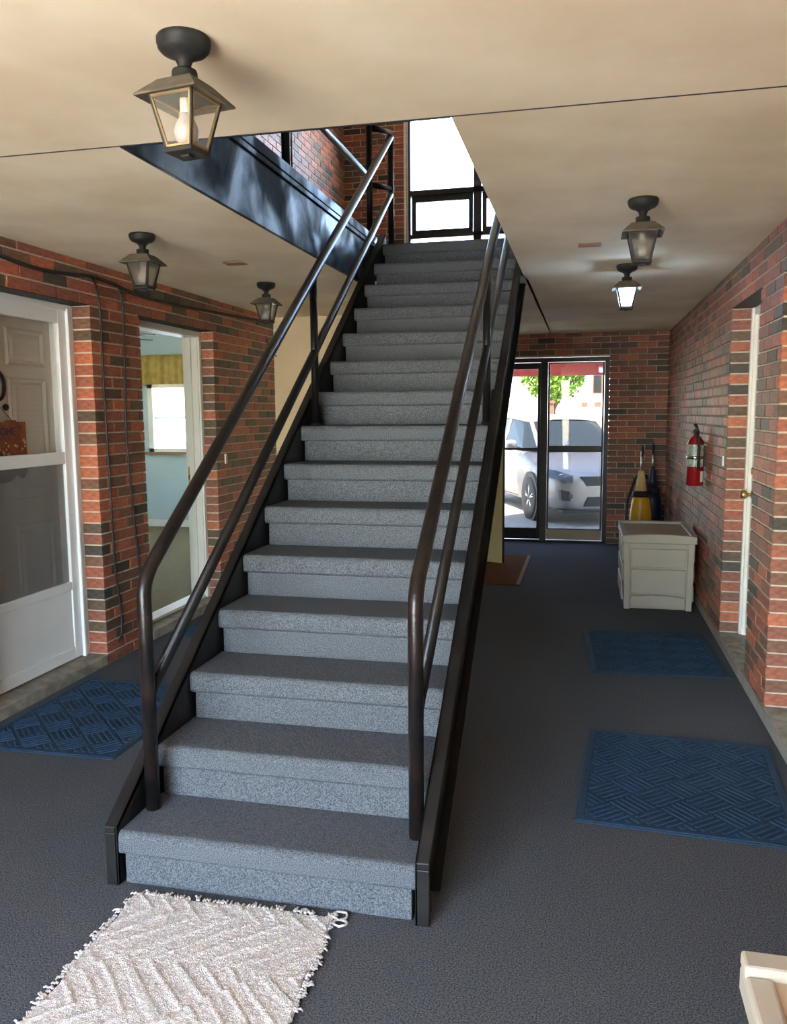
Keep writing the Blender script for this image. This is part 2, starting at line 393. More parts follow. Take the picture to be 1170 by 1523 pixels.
# far wall: entrance below, tall window above
EX0, EX1, EZ = -2.07, .254, 2.145
WX0, WX1, WZ0, WZ1 = -2.09, .27, 2.98, 5.06
g = .008
b = MB()
b.box(EX1+g, XR+.25, YF+.007, YF+.2, 0, TOP); b.box(-3.05, EX0-g, YF+.007, YF+.2, 0, TOP)
b.box(EX0-g, EX1+g, YF+.007, YF+.2, EZ+g, WZ0-g); b.box(EX0-g, EX1+g, YF+.007, YF+.2, WZ1+g, TOP)
wf = struct(b.build('wall_far', 'mortar'), 'dark red brick end wall around the glass entrance doors')
brick_wall(wf, (0, YF, 0, -1), (1, 0, 0), -1.45, XR, 0, H, [(EX0, EX1, -1, EZ)], depth=.10, bond=.05)
wf2 = struct(MB().box(XL, EX0, YF+.006, YF+.0068, FL2, TOP).build('wall_far_upper', 'mortar'), 'red brick strip beside the tall stairwell window')
brick_wall(wf2, (0, YF, 0, -1), (1, 0, 0), XL, WX0, FL2, TOP, depth=.10, limit=300)

# near wall behind the viewer: wide glazed entrance
NX0, NX1, NZ = -2.80, -.35, 2.36
b = MB(); b.box(XL-.2, NX0, YN-.12, YN, 0, TOP); b.box(NX1, XR+.23, YN-.12, YN, 0, TOP); b.box(NX0, NX1, YN-.12, YN, NZ, TOP)
struct(b.build('wall_near', 'mortar'), 'entrance end wall opposite the stair')
b = MB()
for x in (NX0+.03, -2.05, -1.10, NX1-.03): b.box(x-.03, x+.03, YN-.09, YN-.03, 0, NZ)
b.box(NX0, NX1, YN-.09, YN-.03, NZ-.06, NZ); b.box(NX0, NX1, YN-.09, YN-.03, 0, .08)
dn = struct(b.build('door_5', 'bronze'), 'dark framed glass entrance opposite the stair')
MB().box(NX0+.06, -2.08, YN-.063, YN-.058, .08, NZ-.06).build('pane', 'glass', dn)
MB().box(-1.07, NX1-.06, YN-.063, YN-.058, .08, NZ-.06).build('pane', 'glass', dn)

# cream end wall of the left passage and olive door beyond the stair
struct(MB().box(XL, -1.30, WE, WE+.1, 0, H).build('wall_passage_end', 'cream'), 'plain cream wall closing the passage past the open doorway')
struct(MB().box(-1.40, -1.30, WE+.1, YF, 0, H).build('wall_closet_side', 'cream'), 'cream closet wall behind the stair')
dl = math.atan2(-.055, .17)
dd = empty('door_4', (-1.30, 8.42, 0), math.atan2(8.215-8.42, -.795+1.30))
struct(dd, 'pale olive door standing open above the brown mat')
Ld = math.hypot(.505, .205)
MB().box(0, Ld, 0, .035, .012, 2.03).build('door_leaf', 'olive', dd, bevel=.002)
MB().box(Ld, Ld+.004, -.002, .037, .012, 2.03).build('edge_strip', 'stringer', dd)

# ------------------------------------------------------------------ stair
st = tag(empty('staircase', ((SX0+SX1)/2, Y0, 0)), 'grey carpeted staircase with black steel stringers and pipe handrails', 'staircase')
SO = Vector(st.location)
CX0, CX1 = SX0+.052-SO.x, SX1-.052-SO.x
def step_profile(last=False):
    # (y, z) outline of one carpeted tread and riser, nosing at the front
    rn = .024
    pts = [(.018, -RISE+.002), (.016, -.080), (.004, -.074), (.0, -.066)]
    for k in range(7):
        t = math.radians(180 - k*15); pts.append((rn + rn*math.cos(t), -rn + rn*math.sin(t)))
    e_ = RUN+.03 if not last else RUN+.1
    pts += [(.05, 0), (e_, 0), (e_, -.03), (.06, -.03), (.058, -RISE+.002)]
    return pts
for i in range(1, 16):
    last = i == 15
    prof = step_profile(last)
    yb, zb = (i-1)*RUN, i*RISE
    b = MB()
    b.box(CX0+.006, CX1-.006, yb+.016, yb+.05, zb-RISE+.001, zb-.035)
    # nosing cap slightly wider than the riser
    nb = [(y+yb, z+zb) for y, z in prof[1:11]] + [(yb+.05, zb), (yb+RUN+.03 if not last else yb+.13, zb), (yb+RUN+.03 if not last else yb+.13, zb-.03), (yb+.045, zb-.03), (yb+.04, zb-.08)]
    b.prism(nb, 'x', CX0-.008, CX1+.008, smooth=False)
    o = b.build('step', 'stair_carpet', st, bevel=.004, seg=2)
# stringers: steel channel, web inside, flanges outwards
def zt(y): return .205 + (y)*SLOPE          # top edge, y measured from the first nosing
VD = .335
def stringer(xo, sgn):
    b = MB(); xi = xo + sgn*.044; yT = 14*RUN+.10
    def outline(dz0, dz1):
        # polygon between top-dz0 and top-dz1, trimmed by the floor and the front end
        pass
    y_f = -.005; y_b0 = y_f + (VD-.205)/SLOPE
    web = [(y_f, 0), (y_b0, 0), (yT, zt(yT)-VD), (yT, zt(yT)), (y_f, zt(y_f))]
    b.prism(web, 'x', xi-sgn*.010, xi)
    fl = .022
    b.prism([(y_f, zt(y_f)-fl), (yT, zt(yT)-fl), (yT, zt(yT)), (y_f, zt(y_f))], 'x', xo, xi)
    b.prism([(y_b0, 0), (y_b0+fl/SLOPE, 0), (yT, zt(yT)-VD+fl), (yT, zt(yT)-VD)], 'x', xo, xi)
    b.box(xo, xi, y_f, y_f+.014, 0, zt(y_f)-fl)
    for v in range(len(b.v)): b.v[v] = (b.v[v][0]-SO.x, b.v[v][1], b.v[v][2])
    return b.build('stringer', 'stringer', st, bevel=.003)
stringer(SX0, 1); stringer(SX1, -1)
b = MB(); b.prism([(.20, .012), (.24, .012), (14*RUN, 13*RISE+.02), (14*RUN, 13*RISE+.05)], 'x', CX0, CX1)
b.build('soffit', 'stringer', st)
# handrails
RX = [(-1.425-SO.x), (-.50-SO.x)]
yP, yM, yT = 2.43-Y0, 4.27-Y0, 6.10-Y0
def zr(y, off): return off + (y-yP)*SLOPE
TOPR, MIDR = .985, .585
for rx in RX:
    pr = .0245
    b = MB(); pts = [(rx, yP, RISE)]
    pts += [(rx, yP, TOPR-.05), (rx, yP+.006, TOPR-.022), (rx, yP+.022, TOPR+.004), (rx, yP+.05, zr(yP+.05, TOPR)), (rx, yT, zr(yT, TOPR))]
    b.tube(pts, pr, 14); b.build('top_rail', 'black_worn', st)
    b = MB().tube([(rx, yP+.01, zr(yP+.01, MIDR)), (rx, yT, zr(yT, MIDR))], .0215, 12); b.build('mid_rail', 'black', st)
    b = MB().tube([(rx, yM, 8*RISE), (rx, yM, zr(yM, TOPR)-.01)], .021, 12); b.lathe([(.03, 0), (.03, .012), (.022, .016)], (rx, yM, 8*RISE), 12); b.build('rail_post', 'black', st)
    b = MB().tube([(rx, yT, 15*RISE), (rx, yT, zr(yT, TOPR)+.012)], .022, 12); b.build('rail_post', 'black', st)

# upper guard rail along the stair opening
gr = tag(empty('guard_railing', (-1.53, 2.7, 2.80)), 'black pipe guard railing on the upper floor above the blue-black fascia', 'railing')
for y in (2.75, 4.18, 5.88): MB().tube([(0, y-2.7, 0), (0, y-2.7, .78)], .0225, 12).build('post', 'black', gr)
MB().tube([(0, 0, .765), (0, 3.18, .765)], .0225, 12).build('top_rail', 'black', gr)
MB().tube([(0, 0, .385), (0, 3.18, .385)], .0215, 12).build('mid_rail', 'black', gr)
for z in (3.53, 3.14): MB().tube([(-1.53+.023-SO.x, 5.90-Y0, z), (RX[0], yT, z+.02)], .02, 10).build('rail_connector', 'black', st)

# ------------------------------------------------------------------ doors, left wall
SZ = .066
def sill(name, xa, xb, y0, y1, label):
    struct(MB().box(xa, xb, y0, y1, 0, SZ).build(name, 'concrete', bevel=.006), label)
sill('trim_4', XL+.004, -3.2, LD1[0], LD1[1], 'weathered concrete sill under the white storm door')
sill('trim_5', XL+.004, -3.2, LD2[0], LD2[1], 'concrete sill under the open doorway to the blue room')
# door 1: storm door in front of a six panel door
d1 = struct(empty('door_1', (-2.97, LD1[0], SZ)), 'white storm door over a six panel door, beside the brick pier with cables')
Wd = LD1[1]-LD1[0]; Hd = LD1[3]-SZ
b = MB(); b.box(-.14, .012, 0, .055, 0, Hd); b.box(-.14, .012, Wd-.055, Wd, 0, Hd); b.box(-.14, .012, .055, Wd-.055, Hd-.035, Hd)
b.box(0, .022, Wd-.062, Wd-.045, 0, Hd-.02)
b.build('door_frame', 'alu_white', d1, bevel=.003)
y0s, y1s = .058, Wd-.058
zt_, zm0, zm1, zg, zb_ = 2.135-SZ, 1.247-SZ, 1.318-SZ, .543-SZ, .008
b = MB(); b.box(-.03, .005, y0s, y0s+.075, zb_, zt_); b.box(-.03, .005, y1s-.075, y1s, zb_, zt_); b.box(-.03, .005, y0s+.075, y1s-.075, zt_-.08, zt_)
b.box(-.03, .005, y0s+.075, y1s-.075, zm0, zm1); b.box(-.03, .005, y0s+.075, y1s-.075, zg-.05, zg); b.box(-.03, .005, y0s+.075, y1s-.075, zb_, zb_+.07)
sd = b.build('storm_door', 'alu_white', d1, bevel=.004)
MB().box(-.026, -.004, y0s+.075, y1s-.075, zb_+.07, zg-.05).build('kick_panel', 'alu_white', sd, bevel=.003)
MB().box(-.016, -.013, y0s+.075, y1s-.075, zm1, zt_-.08).build('upper_pane', 'glass', sd)
MB().box(-.016, -.013, y0s+.075, y1s-.075, zg, zm0).build('lower_pane', 'screen', sd)
for z in (.35, 1.05, 1.80):
    MB().tube([(.014, y1s+.002, z-.04), (.014, y1s+.002, z+.04)], .006, 8).build('hinge', 'alu_white', sd)
leaf = MB().box(-.155, -.110, .055, Wd-.055, .01, Hd-.035).build('door_leaf', 'door_white', d1, bevel=.002)
def raised(y0, y1, z0, z1, x=-.110):
    b = MB(); d = .012
    # recessed moulding ring then raised field
    b.add([(x+.0005,y0,z0),(x+.0005,y1,z0),(x+.0005,y1,z1),(x+.0005,y0,z1),(x+d,y0+.012,z0+.012),(x+d,y1-.012,z0+.012),(x+d,y1-.012,z1-.012),(x+d,y0+.012,z1-.012),
           (x+.002,y0+.03,z0+.03),(x+.002,y1-.03,z0+.03),(x+.002,y1-.03,z1-.03),(x+.002,y0+.03,z1-.03),
           (x+.009,y0+.055,z0+.055),(x+.009,y1-.055,z0+.055),(x+.009,y1-.055,z1-.055),(x+.009,y0+.055,z1-.055)],
          [(i, (i+1)%4, (i+1)%4+4, i+4) for i in range(4)] + [(i+4, (i+1)%4+4, (i+1)%4+8, i+8) for i in range(4)] + [(i+8, (i+1)%4+8, (i+1)%4+12, i+12) for i in range(4)] + [(12,13,14,15)])
    b.build('panel', 'door_white', leaf)
for ya, yb in ((3.46-LD1[0], 3.79-LD1[0]), (3.94-LD1[0], 4.265-LD1[0])):
    raised(ya, yb, 1.805-SZ, 2.012-SZ); raised(ya, yb, 1.06-SZ, 1.74-SZ); raised(ya, yb, .28-SZ, .92-SZ)
kn = tag(empty('door_knocker', (-3.074, 3.85, 1.69)), 'black iron door knocker on the door behind the storm door', 'knocker')
MB().tube([(.010, .045*math.cos(t), .075*math.sin(t)) for t in [2*math.pi*k/18 for k in range(18)]], .010, 8, closed=True).build('ring', 'black', kn)
MB().lathe([(.0, -.02), (.014, -.012), (.018, 0), (.014, .012), (.0, .02)], (.012, .045, -.115), 12).build('knob', 'black', kn)
MB().lathe([(.022, -.006), (.022, .010), (.010, .018)], (0, 0, .075), 12, axis='x').build('backplate', 'black', kn)
# welcome plaque hanging on the inner door
pq = tag(empty('welcome_plaque', (-3.074, 3.86, 1.16)), 'orange-brown wooden welcome plaque hung on the door behind the storm door', 'plaque')
b = MB()
for k in range(5): b.box(0, .014+.002*(k % 2), -.20+k*.078, -.20+(k+1)*.078-.002, .14, .335 + (.01 if k % 2 else 0))
b.build('board', 'plaque', pq, bevel=.002)
prof = [(-.20, .14), (-.20, .05), (-.16, .02), (-.10, .045), (-.04, .008), (.04, .008), (.10, .045), (.15, .02), (.185, .05), (.185, .14)]
MB().prism(prof, 'x', 0, .012).build('scalloped_base', 'plaque_dark', pq, bevel=.002)
MB().box(.012, .017, -.16, .145, .085, .097).build('trim_line', 'flower', pq)
tc = bpy.data.curves.new('lettering', 'FONT'); tc.body = 'WELCOME'; tc.size = .062; tc.extrude = .0015; tc.align_x = 'RIGHT'
to = bpy.data.objects.new('lettering_src', tc); COL.objects.link(to)
bpy.context.view_layer.update()
tm = bpy.data.meshes.new_from_object(to.evaluated_get(bpy.context.evaluated_depsgraph_get())); bpy.data.objects.remove(to)
tm.materials.clear(); tm.materials.append(M['ink'])
lt = bpy.data.objects.new('lettering', tm); COL.objects.link(lt); lt.parent = pq
lt.matrix_local = Matrix(((0, 0, 1, .018), (1, 0, 0, .098), (0, 1, 0, .262), (0, 0, 0, 1)))
random.seed(21)
fl = MB()
for k in range(26):
    y, z = random.uniform(-.18, .17), random.uniform(.155, .245); r = random.uniform(.004, .011)
    fl.lathe([(r, 0), (r*.8, .003)], (.0165, y, z), 7, axis='x')
fl.build('painted_flowers', 'flower', pq, kind='stuff')
MB().tube([(.004, -.12, .335), (.004, -.02, .43), (.004, .10, .335)], .002, 6).build('hanger', 'cable', pq)

# door 2: open doorway with white frame
d2 = struct(empty('door_2', (-2.955, LD2[0], SZ)), 'white framed open doorway with the pale blue room behind')
Wd2 = LD2[1]-LD2[0]
b = MB(); 
for y0, y1 in ((0, .05), (Wd2-.05, Wd2)):
    b.box(-.125, 0, y0, y1, 0, Hd); 
b.box(-.125, 0, .05, Wd2-.05, Hd-.045, Hd)
b.box(-.09, -.05, .05, .066, 0, Hd-.045); b.box(-.09, -.05, Wd2-.066, Wd2-.05, 0, Hd-.045)
b.box(-.010, .014, -.0, .04, 0, Hd); b.box(-.010, .014, Wd2-.04, Wd2, 0, Hd); b.box(-.010, .014, .04, Wd2-.04, Hd-.04, Hd)
df2 = b.build('door_frame', 'white', d2, bevel=.003)
b = MB().box(-.112, -.094, Wd2-.053, Wd2-.049, .90, 1.05); b.build('strike_plate', 'brass', df2)
MB().box(-.109, -.099, Wd2-.0545, Wd2-.0525, .95, .985).build('latch_hole', 'seam', df2)
MB().box(-.12, .0, .05, Wd2-.05, 0, .022).build('threshold', 'white', d2, bevel=.004)

# room seen through door 2
RZ = .07
struct(MB().box(-6.9, -3.05, 3.6, YF, RZ-.07, RZ).build('floor_room', 'room_carpet'), 'olive beige carpet of the room behind the open doorway')
struct(MB().box(-6.9, -3.05, 3.6, YF+.1, 2.62, 2.70).build('ceiling_room', 'house_white'), 'ceiling of the pale blue room')
RWX0, RWX1, RWZ0, RWZ1 = -5.53, -4.55, 1.05, 1.93
b = MB(); b.box(-6.9, RWX0, YF, YF+.12, 0, 2.7); b.box(RWX1, -3.05, YF, YF+.12, 0, 2.7); b.box(RWX0, RWX1, YF, YF+.12, 0, RWZ0); b.box(RWX0, RWX1, YF, YF+.12, RWZ1, 2.7)
struct(b.build('wall_room_far', 'room_wall'), 'pale blue wall with the blind covered window')
b = MB(); b.box(-7.0, -6.9, 3.6, 6.4, 0, 2.7); b.box(-7.0, -6.9, 7.4, YF+.1, 0, 2.7); b.box(-7.0, -6.9, 6.4, 7.4, 0, .8); b.box(-7.0, -6.9, 6.4, 7.4, 2.2, 2.7)
struct(b.build('wall_room_left', 'room_wall'), 'pale blue side wall of the room')
w4 = struct(empty('window_added', (-6.95, 6.9, .8)), 'unseen white framed side window added to light the pale blue room')  # unseen window, added so daylight brightens the room
b = MB(); b.box(-.05, .05, -.5, .5, 0, .05); b.box(-.05, .05, -.5, .5, 1.35, 1.4)
for y in (-.475, 0, .475): b.box(-.04, .04, y-.025, y+.025, .05, 1.35)
b.build('window_frame', 'white', w4)
for y in (-.45, .025): MB().box(-.003, .003, y, y+.425, .05, 1.35).build('pane', 'glass', w4)
struct(MB().box(-7.0, -3.05, 3.5, 3.6, 0, 2.7).build('wall_room_near', 'room_wall'), 'pale blue near wall of the room')
b = MB(); core(b, -3.05, -3.062, 3.6, YF, RZ, 2.62, [LD1, LD2], g=.0); struct(b.build('wall_room_right', 'room_wall'), 'pale blue lining of the brick wall inside the room')
struct(MB().box(-6.9, -3.062, YF-.015, YF, RZ, RZ+.09).build('baseboard_room', 'white'), 'white baseboard in the pale blue room')
w3 = struct(empty('window_2', ((RWX0+RWX1)/2, YF, RWZ0)), 'white framed window with a blind in the pale blue room')
hw = (RWX1-RWX0)/2; hh = RWZ1-RWZ0
b = MB(); b.box(-hw, -hw+.07, -.02, .08, 0, hh); b.box(hw-.07, hw, -.02, .08, 0, hh); b.box(-hw, hw, -.02, .08, hh-.06, hh); b.box(-hw, hw, -.02, .08, 0, .04); b.box(-hw, hw, .03, .07, hh/2-.02, hh/2+.02)
b.build('window_frame', 'white', w3)
MB().box(-hw+.07, hw-.07, .055, .06, .04, hh-.06).build('pane', 'glass', w3)
MB().box(-hw-.06, hw+.06, -.07, .0, -.035, 0).build('window_sill', 'brown_edge', w3)
b = MB()
for k in range(34):
    z = .05 + k*(hh-.1)/34; b.add([(-hw+.15, .012, z), (hw-.09, .012, z), (hw-.09, .018, z+.0235), (-hw+.15, .018, z+.0235)], [(0, 1, 2, 3)])
b.build('blind', 'blind', w3)
va = MB(); n = 60; a0, a1 = -hw-.14, hw+.14
vv = []
for i in range(n+1):
    x = a0 + (a1-a0)*i/n; y = -.07 + .018*math.sin(i*1.35) + .008*math.sin(i*.6)
    vv += [(x, y*.55-.02, .37), (x, y-.01, 0.0)]
va.add(vv, [(2*i, 2*i+2, 2*i+3, 2*i+1) for i in range(n)], 0, True)
vo = va.build('window_valance', 'valance'); vo.location = ((RWX0+RWX1)/2, YF, RWZ1-.015)
sol = vo.modifiers.new('thick', 'SOLIDIFY'); sol.thickness = .004
tag(vo, 'gathered gold fabric valance above the blind in the blue room', 'valance')
cf = tag(empty('ceiling_fan', (-4.47, 7.0, 2.62)), 'grey ceiling fan in the room behind the open doorway', 'fan')
MB().lathe([(.06, 0), (.06, -.04), (.015, -.06), (.015, -.26), (.09, -.28), (.10, -.38), (.05, -.42)], (0,0,0), 20).build('motor', 'fan', cf)
for k in range(5):
    a = 2*math.pi*k/5-.1; b = MB().prism([(.10, -.03), (.25, -.06), (.58, -.065), (.60, .06), (.25, .055), (.10, .03)], 'z', -.365, -.357)
    o = b.build('blade', 'fan', cf); o.rotation_euler = (0, 0, a)

# ------------------------------------------------------------------ doors, right wall
sill('trim_6', XR-.004, 1.2, RD2[0], RD2[1], 'sill under the white door past the brick pier on the extinguisher wall')
sill('trim_7', XR-.004, 1.2, RD1[0], RD1[1], 'sill in the doorway closest to the entrance on the extinguisher wall')
def right_door(name, rd, label):
    d = struct(empty(name, (1.02, rd[0], SZ)), label); w = rd[1]-rd[0]
    b = MB(); b.box(0, .11, 0, .05, 0, Hd); b.box(0, .11, w-.05, w, 0, Hd); b.box(0, .11, .05, w-.05, Hd-.045, Hd)
    b.box(-.014, .01, 0, .035, 0, Hd); b.box(-.014, .01, w-.035, w, 0, Hd)
    b.build('door_frame', 'white', d, bevel=.003)
    lf = MB().box(.02, .06, .05, w-.05, .01, Hd-.045).build('door_leaf', 'white', d, bevel=.002)
    MB().lathe([(.026, .02), (.026, .012), (.012, .008), (.012, -.012), (.026, -.022), (.028, -.04), (.02, -.052)], (0, w-.115, .93), 14, axis='x').build('knob', 'brass', lf)
    MB().lathe([(.022, .02), (.022, .006)], (0, w-.115, 1.08), 12, axis='x').build('deadbolt', 'brass', lf)
    MB().box(-.128, 0, 0, w, Hd+.001, Hd+.007).build('lintel_angle', 'lantern', d)
right_door('door_3', RD2, 'white door past the brick pier on the extinguisher wall')
right_door('door_6', RD1, 'white door closest to the forecourt entrance on the extinguisher wall')
b = MB(); b.box(XR-.012, XR, YN, RD1[0], 0, .058); b.box(XR-.012, XR, RD1[1], RD2[0], 0, .058); b.box(XR-.012, XR, RD2[1], YF, 0, .058)
b.box(XR-.012, XR-.004, RD1[0], RD1[1], 0, .058); b.box(XR-.012, XR-.004, RD2[0], RD2[1], 0, .058)
struct(b.build('baseboard_right', 'basestrip', bevel=.002), 'low grey base strip along the extinguisher wall')
for nm, ld, lb in (('trim_8', LD1, 'steel lintel over the storm door'), ('trim_9', LD2, 'steel lintel over the open doorway to the blue room')):
    struct(MB().box(XL-.004, XL-.12, ld[0], ld[1], ld[3]+.001, ld[3]+.007).build(nm, 'lantern'), lb)

# ------------------------------------------------------------------ far entrance
de = struct(empty('door_7', (0, YF+.05, 0)), 'dark bronze glass entrance doors at the end of the hallway')
b = MB(); b.box(EX0, EX0+.05, -.04, .05, 0, EZ); b.box(EX1-.05, EX1, -.04, .05, 0, EZ); b.box(EX0+.05, EX1-.05, -.04, .05, EZ-.05, EZ); b.box(EX0, EX1, -.04, .05, 0, .022)
b.box(-.515, -.435, -.04, .05, .022, EZ-.05); b.box(-1.42, -1.36, -.04, .05, .022, EZ-.05)
b.build('door_frame', 'bronze', de, bevel=.003)
def leaf2(x0, x1, top, bot, mid, stile, panes=True):
    b = MB(); z0, z1 = .03, EZ-.055
    b.box(x0, x0+stile, -.022, .022, z0, z1); b.box(x1-stile, x1, -.022, .022, z0, z1); b.box(x0+stile, x1-stile, -.022, .022, z1-top, z1); b.box(x0+stile, x1-stile, -.022, .022, z0, z0+bot)
    b.box(x0+stile, x1-stile, -.022, .022, mid[0], mid[1])
    l = b.build('door_leaf', 'bronze', de, bevel=.003)
    MB().box(x0+stile, x1-stile, -.003, .003, mid[1], z1-top).build('upper_pane', 'tinted', l)
    MB().box(x0+stile, x1-stile, -.003, .003, z0+bot, mid[0]).build('lower_pane', 'tinted', l)
    return l
leaf2(-.432, EX1-.052, .012, .13, (1.06, 1.135), .022)
lf = leaf2(-1.357, -.517, .07, .13, (1.085, 1.11), .03)
leaf2(EX0+.052, -1.422, .07, .13, (1.085, 1.11), .03)
MB().box(-.432, EX1-.052, -.028, -.022, .035, .15).build('kick_plate', 'chest', de)

# tall stair window
wn = struct(empty('window_1', (0, YF+.06, 0)), 'tall dark framed window over the stair landing')
b = MB()
b.box(WX0, WX0+.045, -.05, .05, WZ0, WZ1); b.box(WX1-.045, WX1, -.05, .05, WZ0, WZ1); b.box(WX0, WX1, -.05, .05, WZ1-.05, WZ1); b.box(WX0, WX1, -.05, .05, WZ0, WZ0+.05)
for x in (-1.26, -.48): b.box(x-.045, x+.045, -.05, .05, WZ0+.05, WZ1-.05)
b.box(WX0+.045, WX1-.045, -.05, .05, 4.04, 4.10); b.box(WX0+.045, WX1-.045, -.05, .05, 3.535+.02, 3.60)
b.build('window_frame', 'bronze', wn)
cols = [(WX0+.045, -1.305), (-1.215, -.525), (-.435, WX1-.045)]
for x0, x1 in cols:
    MB().box(x0, x1, .0, .005, 4.10, WZ1-.05).build('upper_pane', 'glass', wn)
    MB().box(x0, x1, .0, .005, WZ0+.05, 3.555).build('bottom_pane', 'glass', wn)
    s = MB(); s.box(x0+.01, x0+.06, -.02, .02, 3.60, 4.04); s.box(x1-.06, x1-.01, -.02, .02, 3.60, 4.04); s.box(x0+.06, x1-.06, -.02, .02, 3.97, 4.04); s.box(x0+.06, x1-.06, -.02, .02, 3.60, 3.655)
    so = s.build('awning_sash', 'bronze', wn)
    MB().box(x0+.06, x1-.06, .0, .005, 3.655, 3.97).build('pane', 'glass', so)
struct(MB().box(WX0+.0-.028, WX0-.004, YF-.012, YF+.004, FL2, TOP).build('trim_10', 'white'), 'pale caulk strip between the brick and the stairwell window')

# ------------------------------------------------------------------ lanterns
def lantern(loc, rz, label, lit=False, clear=False, brass=False):
    e = tag(empty('ceiling_lantern', loc, rz), label, 'lamp', 'lanterns on the hallway ceiling')
    MB().lathe([(.060, 0), (.0635, -.005), (.0635, -.016), (.0605, -.018), (.0605, -.026), (.052, -.035), (.033, -.043), (.021, -.051), (.016, -.062), (.016, -.078)], (0,0,0), 24).build('canopy', 'lantern', e)
    MB().lathe([(.0285, -.074), (.030, -.078), (.030, -.098), (.034, -.103)], (0,0,0), 20).build('collar', 'lantern', e)
    # roof: stepped pyramid
    b = MB()
    def ring(a, z): return [(-a,-a,z),(a,-a,z),(a,a,z),(-a,a,z)]
    lv = [(.030, -.098), (.046, -.102), (.060, -.116), (.084, -.140), (.085, -.145), (.064, -.139), (.062, -.135)]
    vs = []; fs = []
    for a, z in lv: vs += ring(a, z)
    for i in range(len(lv)-1):
        for j in range(4): fs.append((4*i+j, 4*i+(j+1)%4, 4*i+4+(j+1)%4, 4*i+4+j))
    fs.append((0,1,2,3)); b.add(vs, fs); b.build('roof', 'lantern_roof', e)
    zt, zb, at, ab = -.137, -.258, .062, .037
    tr = 'tarnish' if brass else 'lantern'
    def corner(sx, sy, z):
        k = (z-zt)/(zb-zt); a = at + (ab-at)*k; return Vector((sx*a, sy*a, z))
    for sx, sy in ((-1,-1), (1,-1), (1,1), (-1,1)):
        b = MB(); p, q = corner(sx, sy, zt), corner(sx, sy, zb); w = .0065
        vs = []
        for c in (p, q): vs += [(c.x-sx*w, c.y-sy*w, c.z), (c.x, c.y-sy*w, c.z), (c.x, c.y, c.z), (c.x-sx*w, c.y, c.z)]
        b.add(vs, [(0,1,2,3), (4,5,6,7)] + [(i, (i+1)%4, 4+(i+1)%4, 4+i) for i in range(4)]); b.build('corner_bar', 'lantern', e)
    for k in range(4):
        a = k*math.pi/2; R = Matrix.Rotation(a, 3, 'Z')
        def P(x, z, d=0):
            t = (z-zt)/(zb-zt); y = -(at + (ab-at)*t) + .003 + d; return R @ Vector((x, y, z))
        def hw(z): return (at + (ab-at)*(z-zt)/(zb-zt)) - .005
        z0, z1 = zt-.002, zb+.004
        f = MB(); t = .0048
        outer = [(-hw(z0), z0), (hw(z0), z0), (hw(z1), z1), (-hw(z1), z1)]
        inner = [(-hw(z0)+t, z0-t), (hw(z0)-t, z0-t), (hw(z1)-t, z1+t), (-hw(z1)+t, z1+t)]
        vs = [P(x, z, -.003) for x, z in outer] + [P(x, z, -.003) for x, z in inner] + [P(x, z, .003) for x, z in outer] + [P(x, z, .003) for x, z in inner]
        fs = []
        for i in range(4):
            j = (i+1) % 4
            fs += [(i, j, 4+j, 4+i), (8+i, 12+i, 12+j, 8+j), (4+i, 4+j, 12+j, 12+i), (i, 8+i, 8+j, j)]
        f.add(vs, fs); fr = f.build('pane_frame', tr, e)
        g = MB(); g.add([P(x, z) for x, z in inner], [(0,1,2,3)])
        g.build('pane', 'lit_glass' if lit else ('lantern_glass' if clear else 'seeded_glass'), fr)
    b = MB(); b.prism([(-ab-.003, -ab-.003), (ab+.003, -ab-.003), (ab+.003, ab+.003), (-ab-.003, ab+.003)], 'z', zb-.008, zb+.003); b.box(-.012, .012, -.012, .012, zb-.014, zb-.008)
    b.build('base', 'lantern', e, bevel=.002)
    MB().lathe([(.014, -.138), (.014, -.168), (.016, -.172)], (0,0,0), 14).build('socket', 'label_white', e)
    MB().lathe([(.014, -.170), (.016, -.180), (.027, -.200), (.030, -.214), (.026, -.232), (.013, -.243), (.002, -.2455)], (0,0,0), 18).build('bulb', 'bulb_lit' if lit else 'bulb', e)
    return e
LZ = H
lantern((-.945, 1.90, LZ), math.radians(-9), 'brass-lined lantern with clear glass and a white bulb, on the ceiling before the stair opening', clear=True, brass=True)
lantern((-2.15, 3.80, LZ), 0, 'dusty unlit lantern on the ceiling beside the storm door cables')
lantern((-2.14, 5.40, LZ), 0, 'unlit lantern on the ceiling near the cream passage wall')
lantern((.218, 3.735, LZ), 0, 'unlit lantern with a dusty roof over the hallway between the stair and the extinguisher wall')
lantern((.228, 5.345, LZ), 0, 'lit lantern glowing bluish white over the hallway', lit=True)
for x, lb in ((-2.033, 'small brown plate on the ceiling between the two unlit lanterns by the doorways'), (.003, 'small brown plate on the ceiling beside the hallway lanterns of the extinguisher side')):
    o = MB().box(-.06, .06, -.045, .045, -.006, 0).build('ceiling_plate', 'tag_brown', bevel=.002); o.location = (x, 4.65, H)
    tag(o, lb, 'plate', 'brown ceiling plates')

